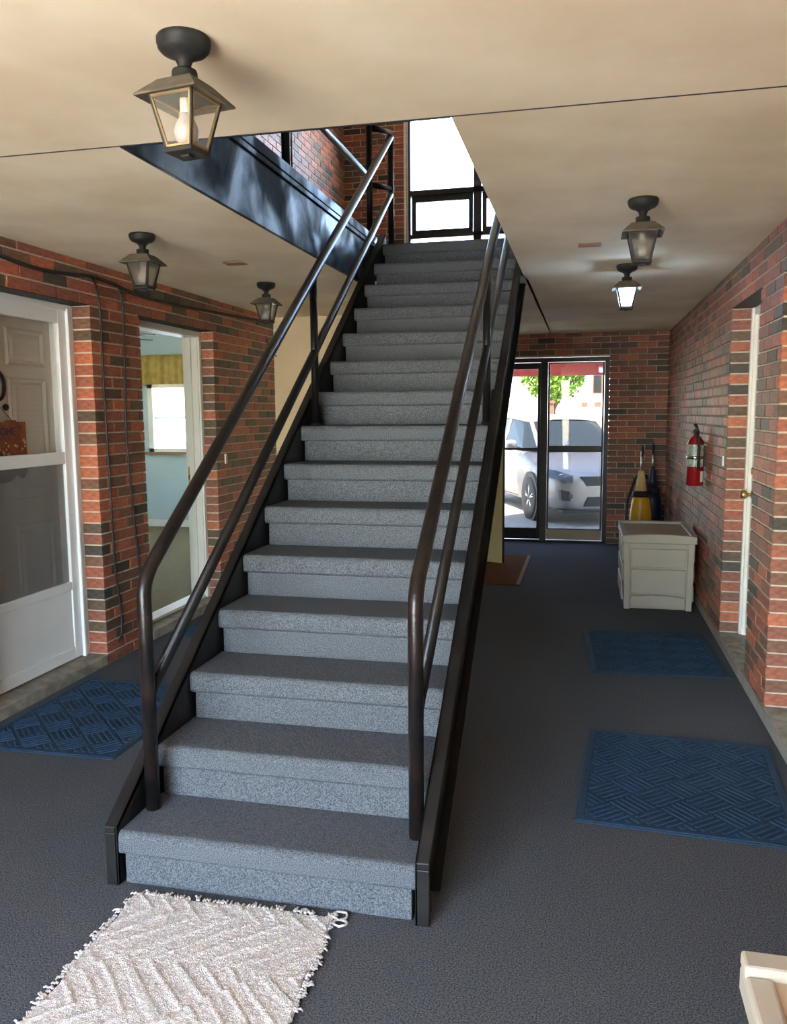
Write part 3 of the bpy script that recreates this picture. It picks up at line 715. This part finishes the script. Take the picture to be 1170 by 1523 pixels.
# ------------------------------------------------------------------ cables on the left wall
def cable(pts, r, label, name='wall_cable', red=None):
    # smooth polyline (Catmull-Rom)
    P = [Vector(p) for p in pts]; out = []
    for i in range(len(P)-1):
        a, b, c, d = P[max(i-1, 0)], P[i], P[i+1], P[min(i+2, len(P)-1)]
        for k in range(6):
            t = k/6; out.append(.5*((2*b) + (c-a)*t + (2*a-5*b+4*c-d)*t*t + (3*b-a-3*c+d)*t**3))
    out.append(P[-1])
    mb = MB().tube(out, r, 8)
    o = mb.build(name, ['cable']); tag(o, label, 'cable', 'cables on the brick wall'); return o
xc = XL + .012
cable([(xc, 2.6, 2.335), (xc, 3.4, 2.325), (xc, 3.85, 2.30), (xc, 4.15, 2.31), (xc, 4.4, 2.335), (xc, 4.62, 2.325), (xc, 4.85, 2.30), (xc, 5.3, 2.29), (xc, 5.9, 2.31), (xc, 6.5, 2.33), (xc, 7.25, 2.35)], .011, 'thick black cable running under the ceiling along the brick wall')
cable([(xc, 4.38, 2.335), (xc+.008, 4.43, 2.29), (xc+.004, 4.47, 2.10), (xc, 4.475, 1.7), (xc, 4.49, 1.1), (xc, 4.50, .6), (xc, 4.545, .30), (xc, 4.535, .16), (xc, 4.50, .115)], .0065, 'thin black cable with a loose red end down the brick pier by the storm door')
cable([(xc, 4.68, 2.315), (xc+.006, 4.715, 2.22), (xc, 4.72, 1.9), (xc, 4.70, 1.4), (xc, 4.73, 1.0), (xc, 4.78, .55), (xc, 4.80, .22)], .0065, 'thin black cable down the brick pier beside the open doorway')
o = MB().tube([(xc+.026, 7.05, 2.20), (xc+.05, 7.03, 2.13), (xc+.03, 7.06, 2.10), (xc+.12, 7.05, 2.04)], .005, 6).build('cable_stub', 'cable'); tag(o, 'short loose cable end under the lantern at the corner of the cream wall', 'cable')
o = MB().tube([(XL+.01, 7.9, FL2+.01), (XL+.01, 7.9, 5.0)], .008, 6).build('wall_conduit', 'seam'); tag(o, 'thin dark conduit up the upper storey brick wall', 'conduit')
ds = tag(empty('doorbell', (XL+.002, 6.18, 1.17)), 'small pale doorbell button on the brick beside the open doorway', 'doorbell')
MB().box(0, .012, -.018, .018, -.04, .04).build('backplate', 'label_white', ds, bevel=.003)
MB().lathe([(.009, .012), (.009, .017)], (0, 0, 0), 10, axis='x').build('button', 'brass', ds)
ds = tag(empty('doorbell', (XR-.002, 5.74, 1.20)), 'small doorbell button beside the white door past the brick pier', 'doorbell')
MB().box(-.012, 0, -.014, .014, -.035, .035).build('backplate', 'label_white', ds, bevel=.003)
MB().lathe([(.008, -.017), (.008, -.012)], (0, 0, 0), 10, axis='x').build('button', 'brass', ds)

# ------------------------------------------------------------------ mats
def blue_mat(loc, rz, w, l, label):
    e = tag(empty('door_mat', loc, rz), label, 'mat', 'blue door mats')
    b = MB(); b.box(-w/2, w/2, -l/2, l/2, 0, .006); b.build('backing', 'blue_mat', e, bevel=.003)
    b = MB(); t = .035
    for x0, x1, y0, y1 in ((-w/2+.008, w/2-.008, -l/2+.008, -l/2+t), (-w/2+.008, w/2-.008, l/2-t, l/2-.008), (-w/2+.008, -w/2+t, -l/2+t, l/2-t), (w/2-t, w/2-.008, -l/2+t, l/2-t)): b.box(x0, x1, y0, y1, .004, .0095)
    b.build('border', 'blue_mat', e, bevel=.003)
    # ridged diamonds: cells of a grid turned by 45 degrees, bars alternate in direction
    b = MB(); c = .135; s = math.sqrt(.5); n = int((w+l)/c)+2; iw, il = w/2-t-.006, l/2-t-.006
    for i in range(-n, n):
        for j in range(-n, n):
            for k in range(5):
                f = (k+.5)/5
                if (i+j) % 2: p0, p1 = ((i+.06)*c, (j+f)*c), ((i+.94)*c, (j+f)*c)
                else: p0, p1 = ((i+f)*c, (j+.06)*c), ((i+f)*c, (j+.94)*c)
                q0 = Vector(((p0[0]-p0[1])*s, (p0[0]+p0[1])*s, 0)); q1 = Vector(((p1[0]-p1[1])*s, (p1[0]+p1[1])*s, 0))
                # clip to the field
                t0, t1 = 0, 1; d = q1-q0; ok = True
                for a, lim in ((0, iw), (1, il)):
                    for sg in (1, -1):
                        dn = sg*d[a]; ds_ = lim - sg*q0[a]
                        if abs(dn) < 1e-9:
                            if ds_ < 0: ok = False
                        elif dn > 0: t1 = min(t1, ds_/dn)
                        else: t0 = max(t0, ds_/dn)
                if not ok or t1-t0 < .12: continue
                a_, b_ = q0+d*t0, q0+d*t1; dr = d.normalized(); nx = Vector((-dr.y, dr.x, 0))*.0078; nt_ = nx*.6; Z1 = Vector((0,0,.0105)); Z0 = Vector((0,0,.005))
                b.add([a_-nx+Z0, b_-nx+Z0, b_+nx+Z0, a_+nx+Z0, a_-nt_+Z1, b_-nt_+Z1, b_+nt_+Z1, a_+nt_+Z1], [(4,5,6,7),(0,1,5,4),(1,2,6,5),(2,3,7,6),(3,0,4,7)])
    b.build('ridges', 'blue_mat', e, kind='stuff')
blue_mat((.415, 3.44, 0), math.radians(-3.5), .80, .94, 'blue ridged mat between the foot of the stair and the brick wall with the extinguisher')
blue_mat((.43, 5.33, 0), math.radians(3), .79, .97, 'blue ridged mat before the white door next to the taupe storage chest')
blue_mat((-2.41, 3.62, 0), math.radians(1), .76, 1.0, 'blue ridged mat under the storm door')
blue_mat((-2.40, 5.56, 0), math.radians(-1), .78, .96, 'blue ridged mat at the sill of the open doorway to the blue room')
bmx = tag(empty('brown_floor_mat', (-.96, 7.98, 0)), 'brown floor mat under the open olive door behind the stair', 'mat')
MB().box(-.42, .42, -.77, .77, 0, .008).build('pile', 'brown_mat', bmx, bevel=.003)
b = MB(); b.box(.385, .42, -.77, .77, .004, .010); b.box(-.42, -.385, -.77, .77, .004, .010); b.build('side_binding', 'brown_edge', bmx)

# chenille rug
random.seed(5)
rg = tag(empty('chenille_rug', (-1.03, 1.725, 0), math.radians(1.5)), 'white woven chenille rug with ragged fringe at the foot of the stair', 'rug')
rw, rl = .66, 1.0; nx, ny = 150, 226
vs = []
def ridge(u, v):
    a, c = (u+v)/math.sqrt(2), (u-v)/math.sqrt(2); P = .30
    ia, ic = math.floor(a/P), math.floor(c/P); fa, fc = (a/P-ia), (c/P-ic)
    k = min(fa, fc) if (ia+ic) % 2 else min(1-fa, 1-fc)
    t = (k*5.5) % 1.0
    return 1 if t < .24 else 0
for j in range(ny+1):
    for i in range(nx+1):
        u, v = (i/nx-.5)*rw, (j/ny-.5)*rl
        ed = min(i, nx-i, j, ny-j)
        z = .009 + .0026*ridge(u, v) + random.uniform(-.0019, .0019)
        if ed == 0: z = .001
        wob = .006*math.sin(v*23)*abs(u)/(rw/2)
        vs.append((u + wob + random.uniform(-.0012, .0012), v + random.uniform(-.0012, .0012) + .006*math.sin(u*19), z))
b = MB(); b.add(vs, [(j*(nx+1)+i, j*(nx+1)+i+1, (j+1)*(nx+1)+i+1, (j+1)*(nx+1)+i) for j in range(ny) for i in range(nx)], 0, True)
b.build('woven_field', 'rug', rg)
b = MB()
def strand(p, d, ln):
    p = Vector(p); d = Vector(d).normalized(); pts = [p]; 
    for k in range(4):
        d = (d + Vector((random.uniform(-.5, .5), random.uniform(-.5, .5), 0))).normalized(); pts.append(pts[-1] + d*ln/4)
    for k, q in enumerate(pts): q.z = .006 + (.004 if k % 2 else 0)
    b.tube(pts, [.0036, .0036, .0032, .003, .0022], 5)
for k in range(120):
    v = random.uniform(-rl/2, rl/2)
    for sx in (-1, 1): strand((sx*(rw/2-.004), v, .006), (sx, random.uniform(-.4, .4), 0), random.choice([.012, .014, .018, .022, .03]))
for k in range(70):
    u = random.uniform(-rw/2, rw/2)
    for sy in (-1, 1): strand((u, sy*(rl/2-.004), .006), (random.uniform(-.4, .4), sy, 0), random.choice([.012, .015, .02, .03]))
for (cx, cy, rr) in ((rw/2+.022, rl/2-.03, .016), (rw/2+.014, rl/2+.006, .020)):
    b.tube([(cx+rr*1.2*math.cos(t)+random.uniform(-.003, .003), cy+rr*math.sin(t)+random.uniform(-.003, .003), .008) for t in [2*math.pi*k/12 for k in range(12)]], .0038, 6, closed=True)
b.build('fringe', 'rug', rg, kind='stuff')

# ------------------------------------------------------------------ storage chests
def chest(loc, rz, label):
    e = tag(empty('storage_chest', loc, rz), label, 'chest', 'taupe resin storage chests')
    w, d, h = .52, .78, .52                          # front faces -y
    b = MB(); tp = .012
    b.add([(-w/2+tp, tp+.012, 0), (w/2-tp, tp+.012, 0), (w/2-tp, d-tp, 0), (-w/2+tp, d-tp, 0), (-w/2, .014, h), (w/2, .014, h), (w/2, d, h), (-w/2, d, h)], [(0,3,2,1),(4,5,6,7),(0,1,5,4),(1,2,6,5),(2,3,7,6),(3,0,4,7)])
    b.build('body', 'chest', e, bevel=.008)
    # front panels: corner posts, a drawer-like upper band, lower panel and arched foot rail
    def yf(z): return tp*(1-z/h)
    b = MB()
    for s in (-1, 1): MB().prism([(s*(w/2-.010), 0.0), (s*(w/2-.055), 0.0), (s*(w/2-.045), h), (s*w/2, h)][::s], 'y', -.006, .03).build('corner_post', 'chest', e, bevel=.003)
    MB().box(-w/2+.06, w/2-.06, -.001, .03, .335, .475).build('upper_panel', 'chest', e, bevel=.004)
    MB().box(-w/2+.06, w/2-.06, .002, .03, .125, .315).build('lower_panel', 'chest', e, bevel=.004)
    b = MB(); n = 12; pts = [(-w/2+.06 + (w-.12)*i/n, .10+.016*math.sin(math.pi*i/n)) for i in range(n+1)]
    b.prism(pts + [(w/2-.06, .02), (-w/2+.06, .02)], 'y', -.002, .03); b.build('foot_rail', 'chest', e, bevel=.003)
    for s in (-1, 1):
        for k in range(3): MB().box(s*(w/2-.004), s*(w/2+.010), .05, d-.05, .06+k*.155, .19+k*.155).build('side_slat', 'chest', e, bevel=.006)
    # lid: overhanging rim, raised rails at back and side, brown inlay, slightly domed front
    b = MB(); ov = .014
    n = 10; fr = [(-w/2-ov + (w+2*ov)*i/n, h+.058+.014*math.sin(math.pi*i/n)) for i in range(n+1)]
    b.prism(fr + [(w/2+ov, h), (-w/2-ov, h)], 'y', -ov, .03)
    b.box(-w/2-ov, w/2+ov, .03, d+ov, h, h+.048)
    b.box(-w/2-ov, w/2+ov, d-.035, d+ov, h+.048, h+.075); b.box(w/2-.03, w/2+ov, .03, d-.035, h+.048, h+.068); b.box(-w/2-ov, -w/2+.03, .03, d-.035, h+.048, h+.060)
    b.build('lid', 'chest', e, bevel=.006)
    MB().box(-w/2+.03, w/2-.03, .03, d-.035, h+.046, h+.054).build('lid_inlay', 'chest_lid', e)
    return e
chest((.566, 6.51, 0), 0, 'taupe storage chest below the fire extinguisher')
chest((.555, .64, 0), 0, 'beige storage chest standing alone beside the brick wall, no vacuums behind it')

# ------------------------------------------------------------------ fire extinguisher
fx = tag(empty('fire_extinguisher', (.812, 6.56, .965)), 'red fire extinguisher on a bracket on the brick wall', 'extinguisher')
MB().lathe([(.055, 0), (.062, .008), (.062, .30), (.056, .335), (.036, .362), (.018, .375), (.018, .39)], (0,0,0), 24).build('cylinder', 'red', fx)
b = MB(); n = 14; vs = []
for i in range(n+1):
    a = math.radians(-185 + 150*i/n); vs += [(.0628*math.cos(a), .0628*math.sin(a), .145), (.0628*math.cos(a), .0628*math.sin(a), .31)]
b.add(vs, [(2*i, 2*i+2, 2*i+3, 2*i+1) for i in range(n)], 0, True); b.build('instruction_label', 'label', fx)
b = MB(); vs = []
for i in range(7):
    a = math.radians(-60 + 40*i/6); vs += [(.0628*math.cos(a), .0628*math.sin(a), .03), (.0628*math.cos(a), .0628*math.sin(a), .11)]
b.add(vs, [(2*i, 2*i+2, 2*i+3, 2*i+1) for i in range(6)], 0, True); b.build('inspection_tag', 'label_white', fx)
b = MB(); b.box(-.02, .02, -.02, .02, .388, .425); b.prism([(-.03, .425), (.09, .455), (.09, .465), (-.03, .44)], 'x', -.012, .012); b.prism([(-.03, .40), (.08, .395), (.08, .405), (-.03, .415)], 'x', -.010, .010)
b.build('valve_handle', 'rubber', fx, bevel=.002)
MB().lathe([(.014, 0), (.014, .012)], (-.02, 0, .408), 12, axis='x').build('gauge', 'chrome', fx)
MB().tube([(0, -.02, .405), (.0, -.06, .40), (.01, -.084, .36), (.012, -.085, .25), (.012, -.078, .12)], .010, 8).build('hose', 'rubber', fx)
MB().lathe([(.0645, .20), (.0645, .225)], (0,0,0), 24).build('strap', 'chrome', fx)
MB().box(.058, .077, -.012, .012, .14, .30).build('bracket', 'rubber', fx)  # dark colour stands in for the shadow beside the cylinder

# ------------------------------------------------------------------ vacuums in the corner
def vacuum(loc, rz, body, neck, label, lean=.0):
    e = tag(empty('vacuum_cleaner', loc, rz), label, 'vacuum', 'upright vacuum cleaners')
    b = MB(); b.prism([(-.15, -.16), (.15, -.16), (.16, .0), (.10, .12), (-.10, .12), (-.16, .0)], 'z', .015, .11); b.build('floor_head', 'rubber', e, bevel=.02, seg=3)
    for s in (-1, 1): MB().lathe([(.04, -.015), (.04, .015)], (s*.13, .10, .04), 14, axis='x').build('wheel', 'rubber', e)
    MB().lathe([(.07, .10), (.105, .16), (.112, .30), (.108, .48), (.092, .60), (.075, .66)], (0, .05, 0), 20).build('dust_body', body, e)
    MB().lathe([(.090, .655), (.084, .70), (.064, .715)], (0, .05, 0), 20).build('body_cap', 'rubber', e)
    MB().lathe([(.062, .71), (.045, .80), (.032, .90), (.026, .92)], (0, .05, 0), 16).build('neck', neck, e)
    MB().tube([(0, .05, .91), (0, .055, 1.00), (0, .06, 1.12)], .012, 8).build('handle_pole', 'chrome', e)
    MB().tube([(0, .06, 1.06), (0, .02, 1.10), (0, .01, 1.15), (0, .05, 1.175), (0, .075, 1.13), (0, .06, 1.06)], .011, 8).build('grip', 'rubber', e)
    MB().tube([(-.10, .05, .16), (-.15, .03, .35), (-.135, .04, .62), (-.06, .05, .85)], .014, 8).build('hose', 'rubber', e)
    return e
vacuum((.575, 8.72, 0), math.radians(8), 'vac_yellow', 'vac_tan', 'yellow upright vacuum cleaner behind the storage chest')
vacuum((.70, 9.14, 0), math.radians(-10), 'vac_blue', 'vac_blue', 'navy upright vacuum cleaner in the brick corner')

# ------------------------------------------------------------------ outside
struct(MB().box(-40, 40, YF+.2, 80, -.2, -.03).build('ground_far', 'asphalt'), 'sunlit asphalt yard beyond the glass entrance')
struct(MB().box(-40, -7.0, YN-.12, YF+.2, -.2, -.03).build('ground_side', 'forecourt'), 'sunlit ground beside the building')
struct(MB().box(-40, 40, -30, YN-.12, -.2, -.03).build('ground_near', 'forecourt'), 'sunlit concrete forecourt at the other entrance')
cp = tag(empty('carport', (0, 0, 0)), 'red trimmed carport roof over the parked car', 'carport')
MB().box(-9, 9, 14.3, 15.8, 2.46, 2.56).build('roof_panel', 'house_white', cp)
MB().box(-9, 9, 15.0, 15.14, 2.16, 2.46).build('beam', 'paint_red', cp)
for x in (-4.2, 3.9): MB().box(x-.07, x+.07, 15.0, 15.14, -.03, 2.16).build('post', 'paint_red', cp)

def car():
    hd = math.atan2(-.93, .37)                       # heading
    f = Vector((.37, -.93, 0)).normalized(); r = Vector((f.y, -f.x, 0))
    c = Vector((-.70, 12.07, -.03)) - r*.80          # front axle centre
    e = tag(empty('parked_car', c, hd), 'silver hatchback car parked outside the glass doors', 'car')
    # local: +x forward, +y left
    stn = [(.86, .50, .60, .26), (.84, .62, .66, .20), (.74, .76, .72, .17), (.48, .85, .80, .17), (.10, .875, .88, .18), (-.42, .885, .98, .20), (-1.2, .89, 1.0, .20), (-2.4, .885, 1.03, .20), (-3.0, .86, 1.06, .22), (-3.35, .78, 1.02, .30), (-3.42, .66, .90, .36)]
    b = MB(); ns = 0; rows = []
    for x, w, zt_, zb in stn:
        hlf = [(0, zb), (w*.82, zb), (w*.96, zb+.07), (w, zb+(zt_-zb)*.45), (w*.985, zb+(zt_-zb)*.75), (w*.93, zt_-.03), (w*.80, zt_), (w*.4, zt_+.025), (0, zt_+.03)]
        rows.append([(x, -y, z) for y, z in hlf] + [(x, y, z) for y, z in hlf[-2:0:-1]])
    n = len(rows[0]); vs = [p for R in rows for p in R]
    fs = [(i*n+j, i*n+(j+1)%n, (i+1)*n+(j+1)%n, (i+1)*n+j) for i in range(len(rows)-1) for j in range(n)] + [tuple(range(n))[::-1], tuple((len(rows)-1)*n+j for j in range(n))]
    b.add(vs, fs, 0, True); o = b.build('body', 'car_paint', e); sub = o.modifiers.new('sub', 'SUBSURF'); sub.levels = 2; sub.render_levels = 2
    # greenhouse
    base = [(-.30, .62, .985), (-.62, .80, 1.0), (-1.55, .82, 1.02), (-2.55, .80, 1.04), (-3.15, .70, 1.06)]
    top = [(-.98, .54, 1.40), (-1.15, .60, 1.43), (-1.75, .62, 1.475), (-2.60, .60, 1.46), (-2.98, .54, 1.40)]
    b = MB()
    for s in (-1, 1):
        for i in range(4):
            if i in (0,): pass
            p = [base[i], base[i+1], top[i+1], top[i]]; b.add([(x, s*y, z) for x, y, z in p], [(0,1,2,3)])
    b.add([(base[0][0]+.12, 0, .99), (base[0][0], -base[0][1], base[0][2]), (top[0][0], -top[0][1], top[0][2]), (top[0][0]+.05, 0, 1.42), (top[0][0], top[0][1], top[0][2]), (base[0][0], base[0][1], base[0][2])], [(0,1,2,3), (0,3,4,5)], 0, True)
    b.add([(base[4][0], -base[4][1], base[4][2]), (base[4][0], base[4][1], base[4][2]), (top[4][0], top[4][1], top[4][2]), (top[4][0], -top[4][1], top[4][2])], [(0,1,2,3)])
    b.build('windows', 'glass_car' if 'glass_car' in M else 'car_glass', e)
    b = MB(); vs = []
    for x, y, z in top: vs += [(x, -y, z), (x, -y*.5, z+.03), (x, 0, z+.04), (x, y*.5, z+.03), (x, y, z)]
    b.add(vs, [(i*5+j, i*5+j+1, i*5+j+6, i*5+j+5) for i in range(4) for j in range(4)], 0, True)
    b.build('roof', 'car_paint', e)
    for s in (-1, 1):
        for i, w in ((0, .035), (2, .03), (4, .05)):
            p, q = base[i], top[i]; MB().tube([(p[0], s*p[1], p[2]-.03), (q[0], s*q[1], q[2]+.005)], w, 8).build('pillar', 'car_paint', e)
        MB().tube([(x, s*y, z) for x, y, z in top], .03, 8).build('roof_rail', 'car_paint', e)
        # wheels
        for wx in (0, -2.6):
            ww = empty_part = MB().lathe([(.20, -.10), (.30, -.105), (.315, -.085), (.318, 0), (.315, .085), (.30, .105), (.20, .10)], (wx, s*.795, .318), 28, axis='y').build('tyre', 'rubber', e)
            rm = MB().lathe([(.205, s*.04), (.21, s*.098), (.195, s*.10), (.185, s*.06)], (wx, s*.795, .318), 28, axis='y'); 
            for k in range(5):
                a = 2*math.pi*k/5+.3
                for da in (-.13, .13):
                    rm.tube([(wx+.03*math.cos(a), s*.885, .318+.03*math.sin(a)), (wx+.19*math.cos(a+da), s*.882, .318+.19*math.sin(a+da))], .016, 6)
            rm.lathe([(.045, s*.07), (.045, s*.10)], (wx, s*.795, .318), 12, axis='y')
            rm.build('rim', 'rim', ww)
            MB().lathe([(.365, s*.0), (.365, s*.102)], (wx, s*.785, .335), 28, axis='y').build('wheel_arch', 'car_black', e)
        # headlight
        pts = [(.60, .80, .66), (.74, .70, .64), (.80, .52, .60), (.75, .50, .69), (.58, .70, .755), (.40, .835, .77), (.44, .845, .70)]
        hb = MB(); hv = [(x+.05, s*(y+.03), z) for x, y, z in pts] + [(x-.08, s*(y-.05), z) for x, y, z in pts]
        hb.add(hv, [tuple(range(7)), tuple(range(7, 14))] + [(i, (i+1)%7, 7+(i+1)%7, 7+i) for i in range(7)]); hl = hb.build('headlight', 'headlight', e)
        MB().lathe([(.045, 0), (.05, .03)], (.70, s*.665, .665), 12, axis='x').build('lamp', 'chrome', hl)
        fg = MB().prism([(s*.46, .33), (s*.70, .36), (s*.72, .50), (s*.48, .46)], 'x', .60, .84).build('bumper_vent', 'car_black', e)
        MB().lathe([(.035, 0), (.038, .012)], (.843, s*.58, .415), 12, axis='x').build('fog_lamp', 'headlight', fg)
        m = MB().lathe([(.02, -.10), (.07, -.09), (.085, 0), (.07, .07), (.02, .09)], (-.62, s*.98, 1.06), 12, axis='y'); m.build('mirror', 'car_paint', e)
        MB().box(-.66, -.60, s*.84, s*.92, 1.0, 1.03).build('mirror_arm', 'car_black', e)
        MB().box(-1.95, -.55, s*.884, s*.892, .30, .31).build('door_seam', 'car_black', e)
    MB().prism([(-.36, .54), (.36, .54), (.44, .68), (-.44, .68)], 'x', .70, .858).build('grille', 'car_black', e, bevel=.01)
    MB().prism([(-.40, .27), (.40, .27), (.34, .40), (-.34, .40)], 'x', .70, .872).build('lower_intake', 'car_black', e, bevel=.01)
    MB().lathe([(.05, 0), (.045, .012)], (.86, 0, .61), 16, axis='x').build('emblem', 'chrome', e)
    MB().box(.60, .88, -.70, .70, .19, .225).build('splitter', 'car_black', e, bevel=.008)
car()
# tree, brick post, white house far behind
tr = tag(empty('tree', (-.95, 25, -.03)), 'bright green leafy tree behind the parked car', 'tree')
MB().tube([(0, 0, 0), (.05, 0, .8), (.0, .05, 1.6), (.15, 0, 2.3)], [.10, .085, .07, .05], 8).build('trunk', 'bark', tr)
for a, q in ((.6, .6), (2.4, .5), (4.2, .55), (5.5, .6)): MB().tube([(.03, .03, 1.6), (q*.5*math.cos(a), q*.5*math.sin(a), 2.1), (q*math.cos(a), q*math.sin(a), 2.7)], [.04, .03, .015], 6).build('branch', 'bark', tr)
random.seed(3); b = MB()
for k in range(5200):
    a, c_ = random.uniform(0, 2*math.pi), random.uniform(-1, 1); rr = random.random()**.4; q = math.sqrt(1-c_*c_)
    p = Vector((1.02*rr*q*math.cos(a), 1.02*rr*q*math.sin(a), 2.85+1.05*rr*c_)); sc = random.uniform(.05, .09)
    n = Vector((random.uniform(-1, 1), random.uniform(-1, 1), random.uniform(-1, 1))).normalized(); t = n.orthogonal().normalized(); w = n.cross(t)
    b.add([p-t*sc, p+w*sc*.5, p+t*sc, p-w*sc*.5], [(0, 1, 2, 3)])
b.build('foliage', 'leaf', tr, kind='stuff')
bp = tag(empty('brick_post', (-1.05, 23.5, -.03)), 'brown brick gate post under the green tree', 'post')
MB().box(-.17, .17, -.17, .17, 0, 1.78).build('shaft', BRICKS[3], bp, bevel=.01)
MB().box(-.21, .21, -.21, .21, 1.78, 1.86).build('cap', 'house_window', bp, bevel=.01)
hs = tag(empty('white_house', (3.0, 36, -.03)), 'white house with a small brown window behind the parked car', 'house')
MB().box(-4, 8, 0, 7, 0, 5.2).build('wall', 'house_white', hs)
MB().prism([(-4.4, 5.2), (8.4, 5.2), (7.0, 7.2), (-3.0, 7.2)], 'y', -.4, 7.4).build('roof', 'roof_grey', hs)
wnd = MB().box(-2.75, -2.35, -.04, .02, 2.3, 3.1).build('window', 'house_window', hs); MB().box(-2.70, -2.40, -.06, -.04, 2.35, 3.05).build('pane', 'car_glass', wnd)
for k in range(3): MB().box(-3.2+k*.55, -2.95+k*.55, -.05, .02, 1.75, 1.95).build('vent', 'house_window', hs)
